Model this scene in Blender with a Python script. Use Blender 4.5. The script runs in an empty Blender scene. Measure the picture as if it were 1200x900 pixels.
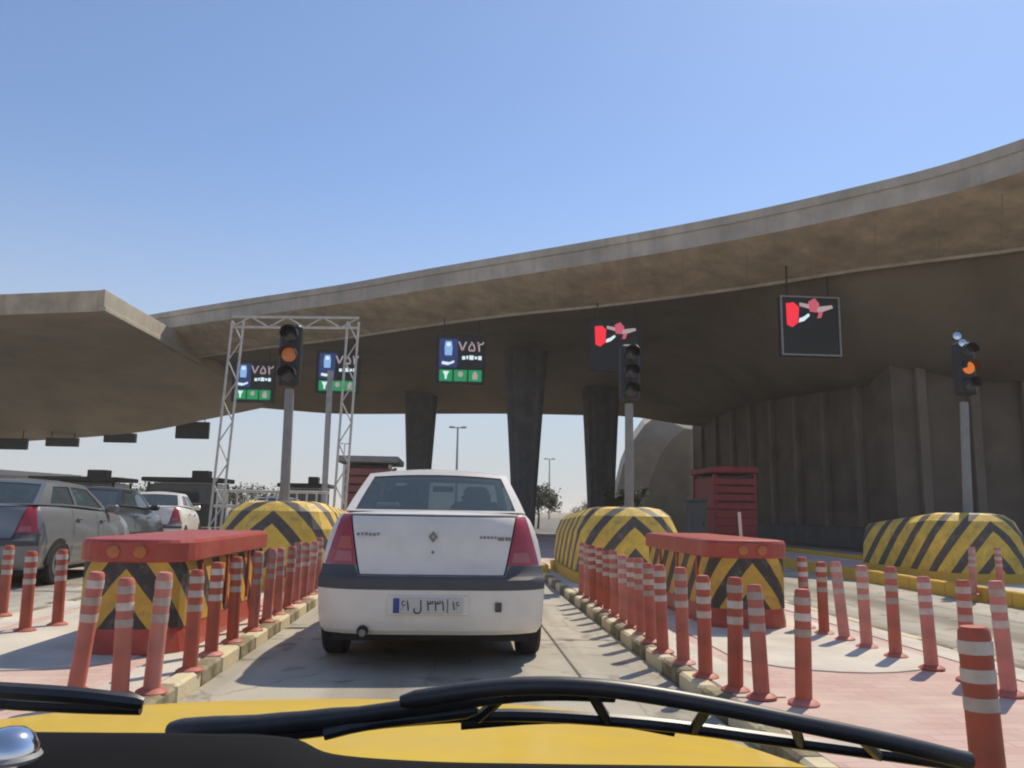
import bpy, math, random
from mathutils import Vector, Matrix, noise
random.seed(7)
R = math.radians
scn = bpy.context.scene
col = scn.collection

# ------------------------------------------------------------------ camera
F, CX, CY = 950.0, 600.0, 450.0            # focal length and centre in photo pixels (1200 x 900)
EYE = Vector((0.0, 0.0, 1.19))
YAW, PITCH, ROLL = R(3.9), R(8.9), R(0.9)
fw = Vector((math.sin(YAW) * math.cos(PITCH), math.cos(YAW) * math.cos(PITCH), math.sin(PITCH)))
rt = Vector((math.cos(YAW), -math.sin(YAW), 0))
up = rt.cross(fw)
rt, up = rt * math.cos(ROLL) + up * math.sin(ROLL), up * math.cos(ROLL) - rt * math.sin(ROLL)
cam_d = bpy.data.cameras.new('camera')
cam = bpy.data.objects.new('camera', cam_d)
col.objects.link(cam)
m = Matrix((rt, up, -fw)).transposed().to_4x4()
m.translation = EYE
cam.matrix_world = m
cam_d.sensor_width = 36
cam_d.lens = F / 1200 * 36
cam_d.clip_start = 0.05
cam_d.clip_end = 6000
scn.camera = cam

def ray(px, py):
    return fw * F + rt * (px - CX) - up * (py - CY)
def at_z(px, py, z=0.0):
    d = ray(px, py); return EYE + d * ((z - EYE.z) / d.z)
def at_y(px, py, Y):
    d = ray(px, py); return EYE + d * (Y / d.y)
def at_x(px, py, X):
    d = ray(px, py); return EYE + d * (X / d.x)

# ------------------------------------------------------------------ world, sun, exposure
SUN = Vector((0.50, 0.62, 1.0)).normalized()
w = bpy.data.worlds.new('World'); scn.world = w; w.use_nodes = True
nt = w.node_tree; nt.nodes.clear()
sky = nt.nodes.new('ShaderNodeTexSky'); sky.sky_type = 'NISHITA'; sky.sun_disc = False
sky.sun_elevation = math.asin(SUN.z); sky.sun_rotation = math.atan2(SUN.x, SUN.y)
sky.air_density = 1.1; sky.dust_density = 0.7; sky.ozone_density = 2.5; sky.altitude = 900
bg = nt.nodes.new('ShaderNodeBackground'); bg.inputs['Strength'].default_value = 0.124
wo = nt.nodes.new('ShaderNodeOutputWorld')
tint = nt.nodes.new('ShaderNodeMixRGB'); tint.blend_type = 'MULTIPLY'; tint.inputs['Fac'].default_value = 1.0
tint.inputs['Color2'].default_value = (0.95, 1.06, 1.20, 1)
nt.links.new(sky.outputs[0], tint.inputs['Color1']); geo = nt.nodes.new('ShaderNodeTexCoord'); sep = nt.nodes.new('ShaderNodeSeparateXYZ'); nt.links.new(geo.outputs['Generated'], sep.inputs[0])
mr = nt.nodes.new('ShaderNodeMapRange'); mr.interpolation_type = 'SMOOTHSTEP'
mr.inputs['From Min'].default_value = -0.02; mr.inputs['From Max'].default_value = 0.42; mr.inputs['To Min'].default_value = 0.92; mr.inputs['To Max'].default_value = 0.10
nt.links.new(sep.outputs[2], mr.inputs['Value'])
dust = nt.nodes.new('ShaderNodeMixRGB'); dust.inputs['Color2'].default_value = (4.5, 4.8, 5.15, 1)      # pale desert dust low in the air
nt.links.new(mr.outputs[0], dust.inputs['Fac']); nt.links.new(tint.outputs[0], dust.inputs['Color1']); nt.links.new(dust.outputs[0], bg.inputs[0]); nt.links.new(bg.outputs[0], wo.inputs[0])
sl = bpy.data.lights.new('sun', 'SUN'); sl.energy = 4.2; sl.angle = R(0.6); sl.color = (1.0, 0.89, 0.72)
so = bpy.data.objects.new('sun', sl); col.objects.link(so)
so.rotation_euler = (-SUN).to_track_quat('-Z', 'Y').to_euler()
vs = scn.view_settings
scn.display_settings.display_device = 'sRGB'
vs.view_transform = 'Standard'; vs.look = 'None'; vs.gamma = 1.0; vs.exposure = 0.0; vs.use_curve_mapping = False
scn.render.engine = 'CYCLES'
scn.cycles.max_bounces = 10
scn.cycles.diffuse_bounces = 6
scn.cycles.volume_bounces = 1
scn.cycles.filter_width = 2.0
scn.cycles.use_denoising = True

# ------------------------------------------------------------------ materials
def new_mat(name):
    mt = bpy.data.materials.new(name); mt.use_nodes = True
    n = mt.node_tree.nodes; l = mt.node_tree.links
    return mt, n, l, n['Principled BSDF']

def mat(name, rgb, rough=0.6, metal=0.0, var=0.15, scale=6.0, dirt=None, dirt_amt=0.0, dirt_scale=2.5, bump=0.0, bscale=40, coat=0.0, spec=None, streak=0.0):
    """Base colour with broad mottling, optional dirt in blotches and fine relief."""
    mt, n, l, b = new_mat(name)
    tc = n.new('ShaderNodeTexCoord')
    nz = n.new('ShaderNodeTexNoise'); nz.inputs['Scale'].default_value = scale; nz.inputs['Detail'].default_value = 6
    l.new(tc.outputs['Object'], nz.inputs['Vector'])
    rp = n.new('ShaderNodeValToRGB')
    rp.color_ramp.elements[0].position = 0.3; rp.color_ramp.elements[1].position = 0.7
    rp.color_ramp.elements[0].color = [c * (1 - var) for c in rgb] + [1]
    rp.color_ramp.elements[1].color = [min(1, c * (1 + var)) for c in rgb] + [1]
    l.new(nz.outputs['Fac'], rp.inputs['Fac'])
    out = rp.outputs['Color']
    def layer(out, vec_scale, sc, amount, colour, lo, hi):
        mp = n.new('ShaderNodeMapping'); mp.inputs['Scale'].default_value = vec_scale
        l.new(tc.outputs['Object'], mp.inputs['Vector'])
        n2 = n.new('ShaderNodeTexNoise'); n2.inputs['Scale'].default_value = sc; n2.inputs['Detail'].default_value = 8
        n2.inputs['Roughness'].default_value = 0.65
        l.new(mp.outputs[0], n2.inputs['Vector'])
        r2 = n.new('ShaderNodeValToRGB'); r2.color_ramp.elements[0].position = lo; r2.color_ramp.elements[1].position = hi
        r2.color_ramp.elements[0].color = (0, 0, 0, 1); r2.color_ramp.elements[1].color = (amount, amount, amount, 1)
        l.new(n2.outputs['Fac'], r2.inputs['Fac'])
        mx = n.new('ShaderNodeMixRGB'); mx.inputs['Color2'].default_value = list(colour) + [1]
        l.new(r2.outputs['Color'], mx.inputs['Fac']); l.new(out, mx.inputs['Color1'])
        return mx.outputs[0]
    if dirt:
        out = layer(out, (1, 1, 1), dirt_scale, dirt_amt, dirt, 0.42, 0.72)
    if streak:
        out = layer(out, (1, 1, 0.06), dirt_scale * 2.2, streak, dirt or (0.05, 0.045, 0.04), 0.45, 0.75)
    l.new(out, b.inputs['Base Color'])
    b.inputs['Roughness'].default_value = rough; b.inputs['Metallic'].default_value = metal
    if spec is not None: b.inputs['Specular IOR Level'].default_value = spec
    if coat: b.inputs['Coat Weight'].default_value = coat; b.inputs['Coat Roughness'].default_value = 0.08
    if bump:
        n3 = n.new('ShaderNodeTexNoise'); n3.inputs['Scale'].default_value = bscale; n3.inputs['Detail'].default_value = 8
        l.new(tc.outputs['Object'], n3.inputs['Vector'])
        bp = n.new('ShaderNodeBump'); bp.inputs['Strength'].default_value = bump; bp.inputs['Distance'].default_value = 0.02
        l.new(n3.outputs['Fac'], bp.inputs['Height']); l.new(bp.outputs[0], b.inputs['Normal'])
    return mt

def chevron_mat(name, period, slope, back, yellow, dark, duty=0.5):
    """Yellow and black chevron paint: bands rise to the nose and run back down the sides."""
    mt, n, l, b = new_mat(name)
    tc = n.new('ShaderNodeTexCoord'); sx = n.new('ShaderNodeSeparateXYZ')
    l.new(tc.outputs['Object'], sx.inputs[0])
    def mth(op, a, bb):
        q = n.new('ShaderNodeMath'); q.operation = op
        for i, v in enumerate((a, bb)):
            if v is None: continue
            if isinstance(v, (int, float)): q.inputs[i].default_value = v
            else: l.new(v, q.inputs[i])
        return q.outputs[0]
    wob = n.new('ShaderNodeTexNoise'); wob.inputs['Scale'].default_value = 5
    l.new(tc.outputs['Object'], wob.inputs['Vector'])
    v = mth('ADD', mth('MULTIPLY', mth('ABSOLUTE', sx.outputs[0], None), slope), sx.outputs[2])
    v = mth('ADD', v, mth('MULTIPLY', sx.outputs[1], back))
    v = mth('ADD', v, mth('MULTIPLY', wob.outputs['Fac'], 0.03))
    v = mth('FRACT', mth('DIVIDE', v, period), None)
    s = mth('GREATER_THAN', v, duty)
    def tone(rgb, sc):
        z = n.new('ShaderNodeTexNoise'); z.inputs['Scale'].default_value = sc; z.inputs['Detail'].default_value = 7
        l.new(tc.outputs['Object'], z.inputs['Vector'])
        r = n.new('ShaderNodeValToRGB'); r.color_ramp.elements[0].position = 0.3; r.color_ramp.elements[1].position = 0.72
        r.color_ramp.elements[0].color = [c * 0.75 for c in rgb] + [1]; r.color_ramp.elements[1].color = [c * 1.15 for c in rgb] + [1]
        l.new(z.outputs['Fac'], r.inputs['Fac']); return r.outputs[0]
    mx = n.new('ShaderNodeMixRGB'); l.new(s, mx.inputs['Fac']); l.new(tone(yellow, 4), mx.inputs['Color1']); l.new(tone(dark, 6), mx.inputs['Color2'])
    z = n.new('ShaderNodeTexNoise'); z.inputs['Scale'].default_value = 9; z.inputs['Detail'].default_value = 9; z.inputs['Roughness'].default_value = 0.7
    l.new(tc.outputs['Object'], z.inputs['Vector'])
    r = n.new('ShaderNodeValToRGB'); r.color_ramp.elements[0].position = 0.52; r.color_ramp.elements[1].position = 0.68
    r.color_ramp.elements[0].color = (0, 0, 0, 1); r.color_ramp.elements[1].color = (.6, .6, .6, 1)
    l.new(z.outputs['Fac'], r.inputs['Fac'])
    m2 = n.new('ShaderNodeMixRGB'); m2.inputs['Color2'].default_value = (0.23, 0.20, 0.15, 1)
    l.new(r.outputs[0], m2.inputs['Fac']); l.new(mx.outputs[0], m2.inputs['Color1'])
    l.new(m2.outputs[0], b.inputs['Base Color']); b.inputs['Roughness'].default_value = 0.6
    return mt

def emit_mat(name, rgb, strength, base=(0.02, 0.02, 0.02)):
    mt, n, l, b = new_mat(name)
    b.inputs['Base Color'].default_value = list(base) + [1]
    b.inputs['Emission Color'].default_value = list(rgb) + [1]; b.inputs['Emission Strength'].default_value = strength
    b.inputs['Roughness'].default_value = 0.4
    return mt

def glass_mat(name, tint, clear):
    """Tinted vehicle glass: partly see-through, with a mirror-like skin."""
    mt, n, l, b = new_mat(name)
    b.inputs['Base Color'].default_value = list(tint) + [1]; b.inputs['Roughness'].default_value = 0.06
    b.inputs['Specular IOR Level'].default_value = 0.7
    tr = n.new('ShaderNodeBsdfTransparent'); tr.inputs[0].default_value = (0.72, 0.80, 0.82, 1)
    mx = n.new('ShaderNodeMixShader'); mx.inputs[0].default_value = clear
    l.new(b.outputs[0], mx.inputs[1]); l.new(tr.outputs[0], mx.inputs[2])
    l.new(mx.outputs[0], n['Material Output'].inputs[0])
    return mt

M = {}
M['concrete'] = mat('shell_concrete', (0.58, 0.465, 0.32), 0.85, var=0.2, scale=1.3, dirt=(0.30, 0.24, 0.165), dirt_amt=0.8, dirt_scale=0.9, bump=0.5, bscale=9, streak=0.5)
M['fascia'] = mat('fascia_concrete', (0.55, 0.48, 0.385), 0.85, var=0.15, scale=0.6, dirt=(0.26, 0.225, 0.185), dirt_amt=0.6, dirt_scale=0.8, bump=0.35, bscale=9, streak=0.5)
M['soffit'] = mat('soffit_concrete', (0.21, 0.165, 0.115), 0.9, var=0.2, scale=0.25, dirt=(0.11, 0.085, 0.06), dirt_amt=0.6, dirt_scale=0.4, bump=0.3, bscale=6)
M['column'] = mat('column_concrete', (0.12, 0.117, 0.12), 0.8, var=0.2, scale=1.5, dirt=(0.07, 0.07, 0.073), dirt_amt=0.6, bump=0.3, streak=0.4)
M['buttress'] = mat('pale_concrete', (0.50, 0.44, 0.35), 0.85, var=0.12, scale=0.7, dirt=(0.2, 0.17, 0.13), dirt_amt=0.5, dirt_scale=0.6, bump=0.3)
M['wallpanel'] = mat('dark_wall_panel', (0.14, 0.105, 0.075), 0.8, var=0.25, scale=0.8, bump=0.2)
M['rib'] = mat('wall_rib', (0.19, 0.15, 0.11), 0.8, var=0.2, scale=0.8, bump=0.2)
M['slab'] = mat('lane_concrete', (0.48, 0.44, 0.355), 0.85, var=0.08, scale=1.2, dirt=(0.31, 0.29, 0.245), dirt_amt=0.55, dirt_scale=0.8, bump=0.3, bscale=60)
def lane_wear(mt):
    n, l = mt.node_tree.nodes, mt.node_tree.links; b = n['Principled BSDF']; src = b.inputs['Base Color'].links[0].from_socket
    tc = n.new('ShaderNodeTexCoord')
    def lay(src, scale, sc, lo, hi, amt, colr, crack=False):
        mp = n.new('ShaderNodeMapping'); mp.inputs['Scale'].default_value = scale; l.new(tc.outputs['Object'], mp.inputs['Vector'])
        if crack:
            dn = n.new('ShaderNodeTexNoise'); dn.inputs['Scale'].default_value = 3; l.new(mp.outputs[0], dn.inputs['Vector'])
            ad = n.new('ShaderNodeMixRGB'); ad.inputs['Fac'].default_value = 0.25; l.new(mp.outputs[0], ad.inputs['Color1']); l.new(dn.outputs['Color'], ad.inputs['Color2'])
            t = n.new('ShaderNodeTexVoronoi'); t.feature = 'DISTANCE_TO_EDGE'; t.inputs['Scale'].default_value = sc; l.new(ad.outputs[0], t.inputs['Vector']); f = t.outputs['Distance']
        else:
            t = n.new('ShaderNodeTexNoise'); t.inputs['Scale'].default_value = sc; t.inputs['Detail'].default_value = 7; l.new(mp.outputs[0], t.inputs['Vector']); f = t.outputs['Fac']
        rp = n.new('ShaderNodeValToRGB'); rp.color_ramp.elements[0].position = lo; rp.color_ramp.elements[1].position = hi
        a, c = ((amt, 0) if crack else (0, amt))
        rp.color_ramp.elements[0].color = (a, a, a, 1); rp.color_ramp.elements[1].color = (c, c, c, 1); l.new(f, rp.inputs['Fac'])
        mx = n.new('ShaderNodeMixRGB'); mx.inputs['Color2'].default_value = list(colr) + [1]
        l.new(rp.outputs[0], mx.inputs['Fac']); l.new(src, mx.inputs['Color1']); return mx.outputs[0]
    src = lay(src, (1, .06, 1), 2.2, .46, .66, .6, (.24, .22, .18))
    src = lay(src, (1, 1, 1), 2.6, .58, .69, .7, (.13, .12, .10))
    src = lay(src, (1, .7, 1), .8, 0, .006, .55, (.16, .14, .12), True)
    # oil dripped along the middle of each lane, also painted to deepen the sedan's shadow
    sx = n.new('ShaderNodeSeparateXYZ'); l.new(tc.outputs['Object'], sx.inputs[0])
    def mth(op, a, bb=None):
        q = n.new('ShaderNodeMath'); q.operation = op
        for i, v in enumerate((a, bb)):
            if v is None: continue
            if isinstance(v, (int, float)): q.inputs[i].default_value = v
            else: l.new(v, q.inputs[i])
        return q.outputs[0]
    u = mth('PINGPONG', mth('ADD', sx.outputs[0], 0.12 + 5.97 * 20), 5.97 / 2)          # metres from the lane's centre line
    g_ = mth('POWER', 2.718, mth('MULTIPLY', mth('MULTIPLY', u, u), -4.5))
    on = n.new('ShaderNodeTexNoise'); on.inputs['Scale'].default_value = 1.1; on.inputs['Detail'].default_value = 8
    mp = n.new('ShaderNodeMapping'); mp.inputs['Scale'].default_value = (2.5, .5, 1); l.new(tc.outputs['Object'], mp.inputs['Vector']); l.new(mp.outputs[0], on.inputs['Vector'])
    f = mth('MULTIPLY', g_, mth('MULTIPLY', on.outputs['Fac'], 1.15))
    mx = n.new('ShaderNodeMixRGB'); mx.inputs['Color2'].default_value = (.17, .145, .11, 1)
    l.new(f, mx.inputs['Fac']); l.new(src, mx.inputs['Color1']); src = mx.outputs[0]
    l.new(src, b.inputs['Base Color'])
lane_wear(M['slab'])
M['joint'] = mat('joint_filler', (0.10, 0.095, 0.085), 0.9)
M['asphalt'] = mat('asphalt', (0.20, 0.19, 0.17), 0.9, var=0.2, scale=0.6, dirt=(0.30, 0.275, 0.235), dirt_amt=0.4, dirt_scale=0.3, bump=0.4, bscale=80)
M['earth'] = mat('dry_earth', (0.30, 0.25, 0.18), 0.95, var=0.2, scale=0.05, dirt=(0.16, 0.14, 0.10), dirt_amt=0.6, dirt_scale=0.02, bump=0.3)
M['pad'] = mat('pale_cement', (0.62, 0.57, 0.48), 0.9, var=0.10, scale=2.0, dirt=(0.38, 0.32, 0.26), dirt_amt=0.6, dirt_scale=1.4, bump=0.3)
M['kerb_cream'] = mat('kerb_cream_paint', (0.66, 0.57, 0.36), 0.8, var=0.12, scale=5, dirt=(0.42, 0.36, 0.25), dirt_amt=0.7, dirt_scale=4, bump=0.3)
M['kerb_dark'] = mat('kerb_worn_black_paint', (0.17, 0.14, 0.075), 0.85, var=0.25, scale=5, dirt=(0.42, 0.36, 0.24), dirt_amt=0.7, dirt_scale=5, bump=0.3)
M['kerb_yellow'] = mat('kerb_yellow_paint', (0.70, 0.42, 0.05), 0.7, var=0.12, scale=3, dirt=(0.3, 0.22, 0.1), dirt_amt=0.5, dirt_scale=3)
M['red_plastic'] = mat('faded_red_plastic', (0.60, 0.15, 0.10), 0.55, var=0.22, scale=5, dirt=(0.36, 0.17, 0.13), dirt_amt=0.6, dirt_scale=7, spec=0.3, streak=0.4)
def vary(mt, lo, hi):
    n, l = mt.node_tree.nodes, mt.node_tree.links; b = n['Principled BSDF']; src = b.inputs['Base Color'].links[0].from_socket
    oi = n.new('ShaderNodeObjectInfo'); m_ = n.new('ShaderNodeMapRange'); m_.inputs['To Min'].default_value = lo; m_.inputs['To Max'].default_value = hi
    l.new(oi.outputs['Random'], m_.inputs['Value'])
    h = n.new('ShaderNodeHueSaturation'); l.new(m_.outputs[0], h.inputs['Value']); l.new(src, h.inputs['Color'])
    s_ = n.new('ShaderNodeMapRange'); s_.inputs['To Min'].default_value = 1.08; s_.inputs['To Max'].default_value = .82; l.new(oi.outputs['Random'], s_.inputs['Value']); l.new(s_.outputs[0], h.inputs['Saturation'])
    l.new(h.outputs[0], b.inputs['Base Color'])
vary(M['red_plastic'], .72, 1.05)
M['red_bright'] = mat('red_cap_plastic', (0.40, 0.065, 0.045), 0.38, var=0.12, scale=4, dirt=(0.40, 0.16, 0.12), dirt_amt=0.5, dirt_scale=5, spec=0.35)
M['band'] = mat('white_reflective_band', (0.55, 0.46, 0.40), 0.5, var=0.1, scale=9, dirt=(0.40, 0.25, 0.20), dirt_amt=0.7, dirt_scale=12)
vary(M['band'], .7, 1.12)
M['rubber'] = mat('black_rubber', (0.022, 0.022, 0.024), 0.65, var=0.2, spec=0.3)
M['bumper'] = mat('dark_bumper_plastic', (0.075, 0.075, 0.08), 0.6, var=0.1)
M['reflector'] = mat('orange_reflector', (0.46, 0.15, 0.04), 0.3, var=0.1, scale=30)
M['chev_small'] = chevron_mat('chevron_paint_small', 0.42, 1.15, 1.0, (0.62, 0.36, 0.05), (0.05, 0.042, 0.036))
M['chev_big'] = chevron_mat('chevron_paint_big', 0.58, 1.1, 1.0, (0.80, 0.53, 0.08), (0.095, 0.085, 0.075), 0.60)
M['white_paint'] = mat('white_car_paint', (0.80, 0.745, 0.66), 0.32, var=0.02, coat=0.5, dirt=(0.55, 0.50, 0.43), dirt_amt=0.38, dirt_scale=3.5)
M['grey_paint'] = mat('grey_car_paint', (0.20, 0.21, 0.22), 0.35, metal=0.3, var=0.03, coat=0.6)
M['dark_paint'] = mat('dark_car_paint', (0.025, 0.027, 0.032), 0.3, var=0.05, coat=0.6)
M['silver_paint'] = mat('silver_car_paint', (0.42, 0.43, 0.45), 0.35, metal=0.4, var=0.03, coat=0.6)
M['red_paint'] = mat('dark_red_paint', (0.17, 0.02, 0.02), 0.5, var=0.15)
M['rear_glass'] = glass_mat('tinted_glass', (0.085, 0.115, 0.13), 0.34)
M['booth_glass'] = glass_mat('booth_glass', (0.03, 0.035, 0.04), 0.08)
M['lamp_red'] = mat('tail_lamp_red', (0.36, 0.02, 0.03), 0.18, var=0.12, scale=14, coat=0.6)
M['lamp_clear'] = mat('tail_lamp_clear', (0.40, 0.10, 0.09), 0.18, var=0.1, coat=0.6)
M['lamp_amber'] = mat('amber_lens', (0.46, 0.075, 0.03), 0.2, var=0.1, coat=0.5)
M['plate_white'] = mat('plate_white', (0.56, 0.55, 0.51), 0.5, var=0.05)
M['plate_ink'] = mat('plate_ink', (0.03, 0.03, 0.035), 0.5)
M['plate_blue'] = mat('plate_blue', (0.03, 0.06, 0.25), 0.5)
M['chrome'] = mat('chrome', (0.75, 0.76, 0.78), 0.12, metal=1.0, var=0.03)
M['badge'] = mat('badge_grey', (0.20, 0.20, 0.21), 0.35, metal=0.5, var=0.05)
M['seat'] = mat('seat_cloth', (0.05, 0.052, 0.06), 0.9, var=0.1)
M['paper'] = mat('pale_object', (0.7, 0.7, 0.7), 0.6)
M['galv'] = mat('galvanised_steel', (0.34, 0.34, 0.33), 0.5, metal=0.3, var=0.15, scale=8)
M['white_steel'] = mat('white_painted_steel', (0.55, 0.53, 0.50), 0.5, var=0.12, scale=8, dirt=(0.35, 0.3, 0.25), dirt_amt=0.5, dirt_scale=9)
M['pole'] = mat('grey_painted_pole', (0.25, 0.245, 0.24), 0.55, var=0.12, scale=5)
M['black_metal'] = mat('black_painted_metal', (0.02, 0.02, 0.022), 0.5, var=0.1)
M['screen'] = mat('led_screen_off', (0.012, 0.016, 0.020), 0.5, var=0.1)
M['led_green'] = emit_mat('led_green', (0.0, 0.30, 0.09), 0.85)
M['led_white'] = emit_mat('led_white', (0.75, 0.92, 1.0), 0.9)
M['led_blue'] = emit_mat('led_blue', (0.015, 0.035, 0.16), 0.8)
M['led_paleblue'] = emit_mat('led_pale_blue', (0.30, 0.55, 0.95), 0.8)
M['led_red'] = emit_mat('led_red', (0.95, 0.02, 0.045), 0.95)
M['led_pink'] = emit_mat('led_pink', (0.75, 0.12, 0.18), 0.7)
M['led_dimwhite'] = emit_mat('led_dim_white', (0.55, 0.42, 0.45), 0.7)
M['amber_dim'] = emit_mat('amber_signal_dim', (0.60, 0.20, 0.07), 0.28, (0.25, 0.09, 0.03))
M['amber_lit'] = emit_mat('amber_signal_lit', (0.85, 0.20, 0.03), 0.75)
M['lens_dark'] = mat('unlit_lens', (0.03, 0.03, 0.032), 0.3, coat=0.4)
M['booth_dark'] = mat('olive_booth_panel', (0.10, 0.095, 0.06), 0.7, var=0.15)
M['booth_roof'] = mat('dark_booth_roof', (0.055, 0.05, 0.045), 0.8, var=0.15)
M['booth_red'] = mat('booth_red_panel', (0.30, 0.030, 0.026), 0.55, var=0.15, scale=3)
M['booth_lightred'] = mat('booth_faded_red_panel', (0.30, 0.085, 0.065), 0.55, var=0.15, scale=3)
M['booth_grey'] = mat('booth_grey_trim', (0.30, 0.28, 0.26), 0.6, var=0.1)
M['cabinet'] = mat('pale_cabinet', (0.10, 0.095, 0.085), 0.6, var=0.1)
M['leaf'] = mat('leaf_green', (0.055, 0.075, 0.03), 0.7, var=0.4, scale=3)
M['bark'] = mat('bark', (0.12, 0.09, 0.06), 0.9, var=0.3)
M['taxi_yellow'] = mat('taxi_yellow_paint', (0.68, 0.46, 0.03), 0.40, var=0.04, coat=0.15, spec=0.25, dirt=(0.55, 0.38, 0.13), dirt_amt=0.45, dirt_scale=5)
M['dash'] = mat('dashboard_black', (0.010, 0.010, 0.011), 0.9, var=0.2, spec=0.1)
M['wiper'] = mat('wiper_black', (0.030, 0.029, 0.030), 0.42, var=0.15, dirt=(0.08, 0.075, 0.07), dirt_amt=0.5, dirt_scale=20)
M['blue'] = mat('blue_truck_paint', (0.05, 0.12, 0.26), 0.5, var=0.1)
M['pale_wall'] = mat('pale_rendered_wall', (0.50, 0.46, 0.39), 0.85, var=0.08)

def paver_mat():
    mt, n, l, b = new_mat('pink_pavers')
    tc = n.new('ShaderNodeTexCoord')
    br = n.new('ShaderNodeTexBrick'); br.inputs['Scale'].default_value = 1.0
    br.inputs['Brick Width'].default_value = 0.22; br.inputs['Row Height'].default_value = 0.11; br.inputs['Mortar Size'].default_value = 0.006
    br.inputs['Color1'].default_value = (0.60, 0.42, 0.36, 1); br.inputs['Color2'].default_value = (0.53, 0.35, 0.30, 1); br.inputs['Mortar'].default_value = (0.44, 0.34, 0.29, 1)
    l.new(tc.outputs['Object'], br.inputs['Vector'])
    z = n.new('ShaderNodeTexNoise'); z.inputs['Scale'].default_value = 1.6; z.inputs['Detail'].default_value = 8
    l.new(tc.outputs['Object'], z.inputs['Vector'])
    r = n.new('ShaderNodeValToRGB'); r.color_ramp.elements[0].position = 0.42; r.color_ramp.elements[1].position = 0.7
    r.color_ramp.elements[0].color = (0, 0, 0, 1); r.color_ramp.elements[1].color = (.7, .7, .7, 1)
    l.new(z.outputs['Fac'], r.inputs['Fac'])
    mx = n.new('ShaderNodeMixRGB'); mx.inputs['Color2'].default_value = (0.64, 0.53, 0.44, 1)
    l.new(r.outputs[0], mx.inputs['Fac']); l.new(br.outputs[0], mx.inputs['Color1']); l.new(mx.outputs[0], b.inputs['Base Color'])
    b.inputs['Roughness'].default_value = 0.9
    return mt
M['pavers'] = paver_mat()
for k_ in ('slab', 'pad', 'asphalt', 'pavers'): M[k_].node_tree.nodes['Principled BSDF'].inputs['Specular IOR Level'].default_value = 0.15

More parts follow.
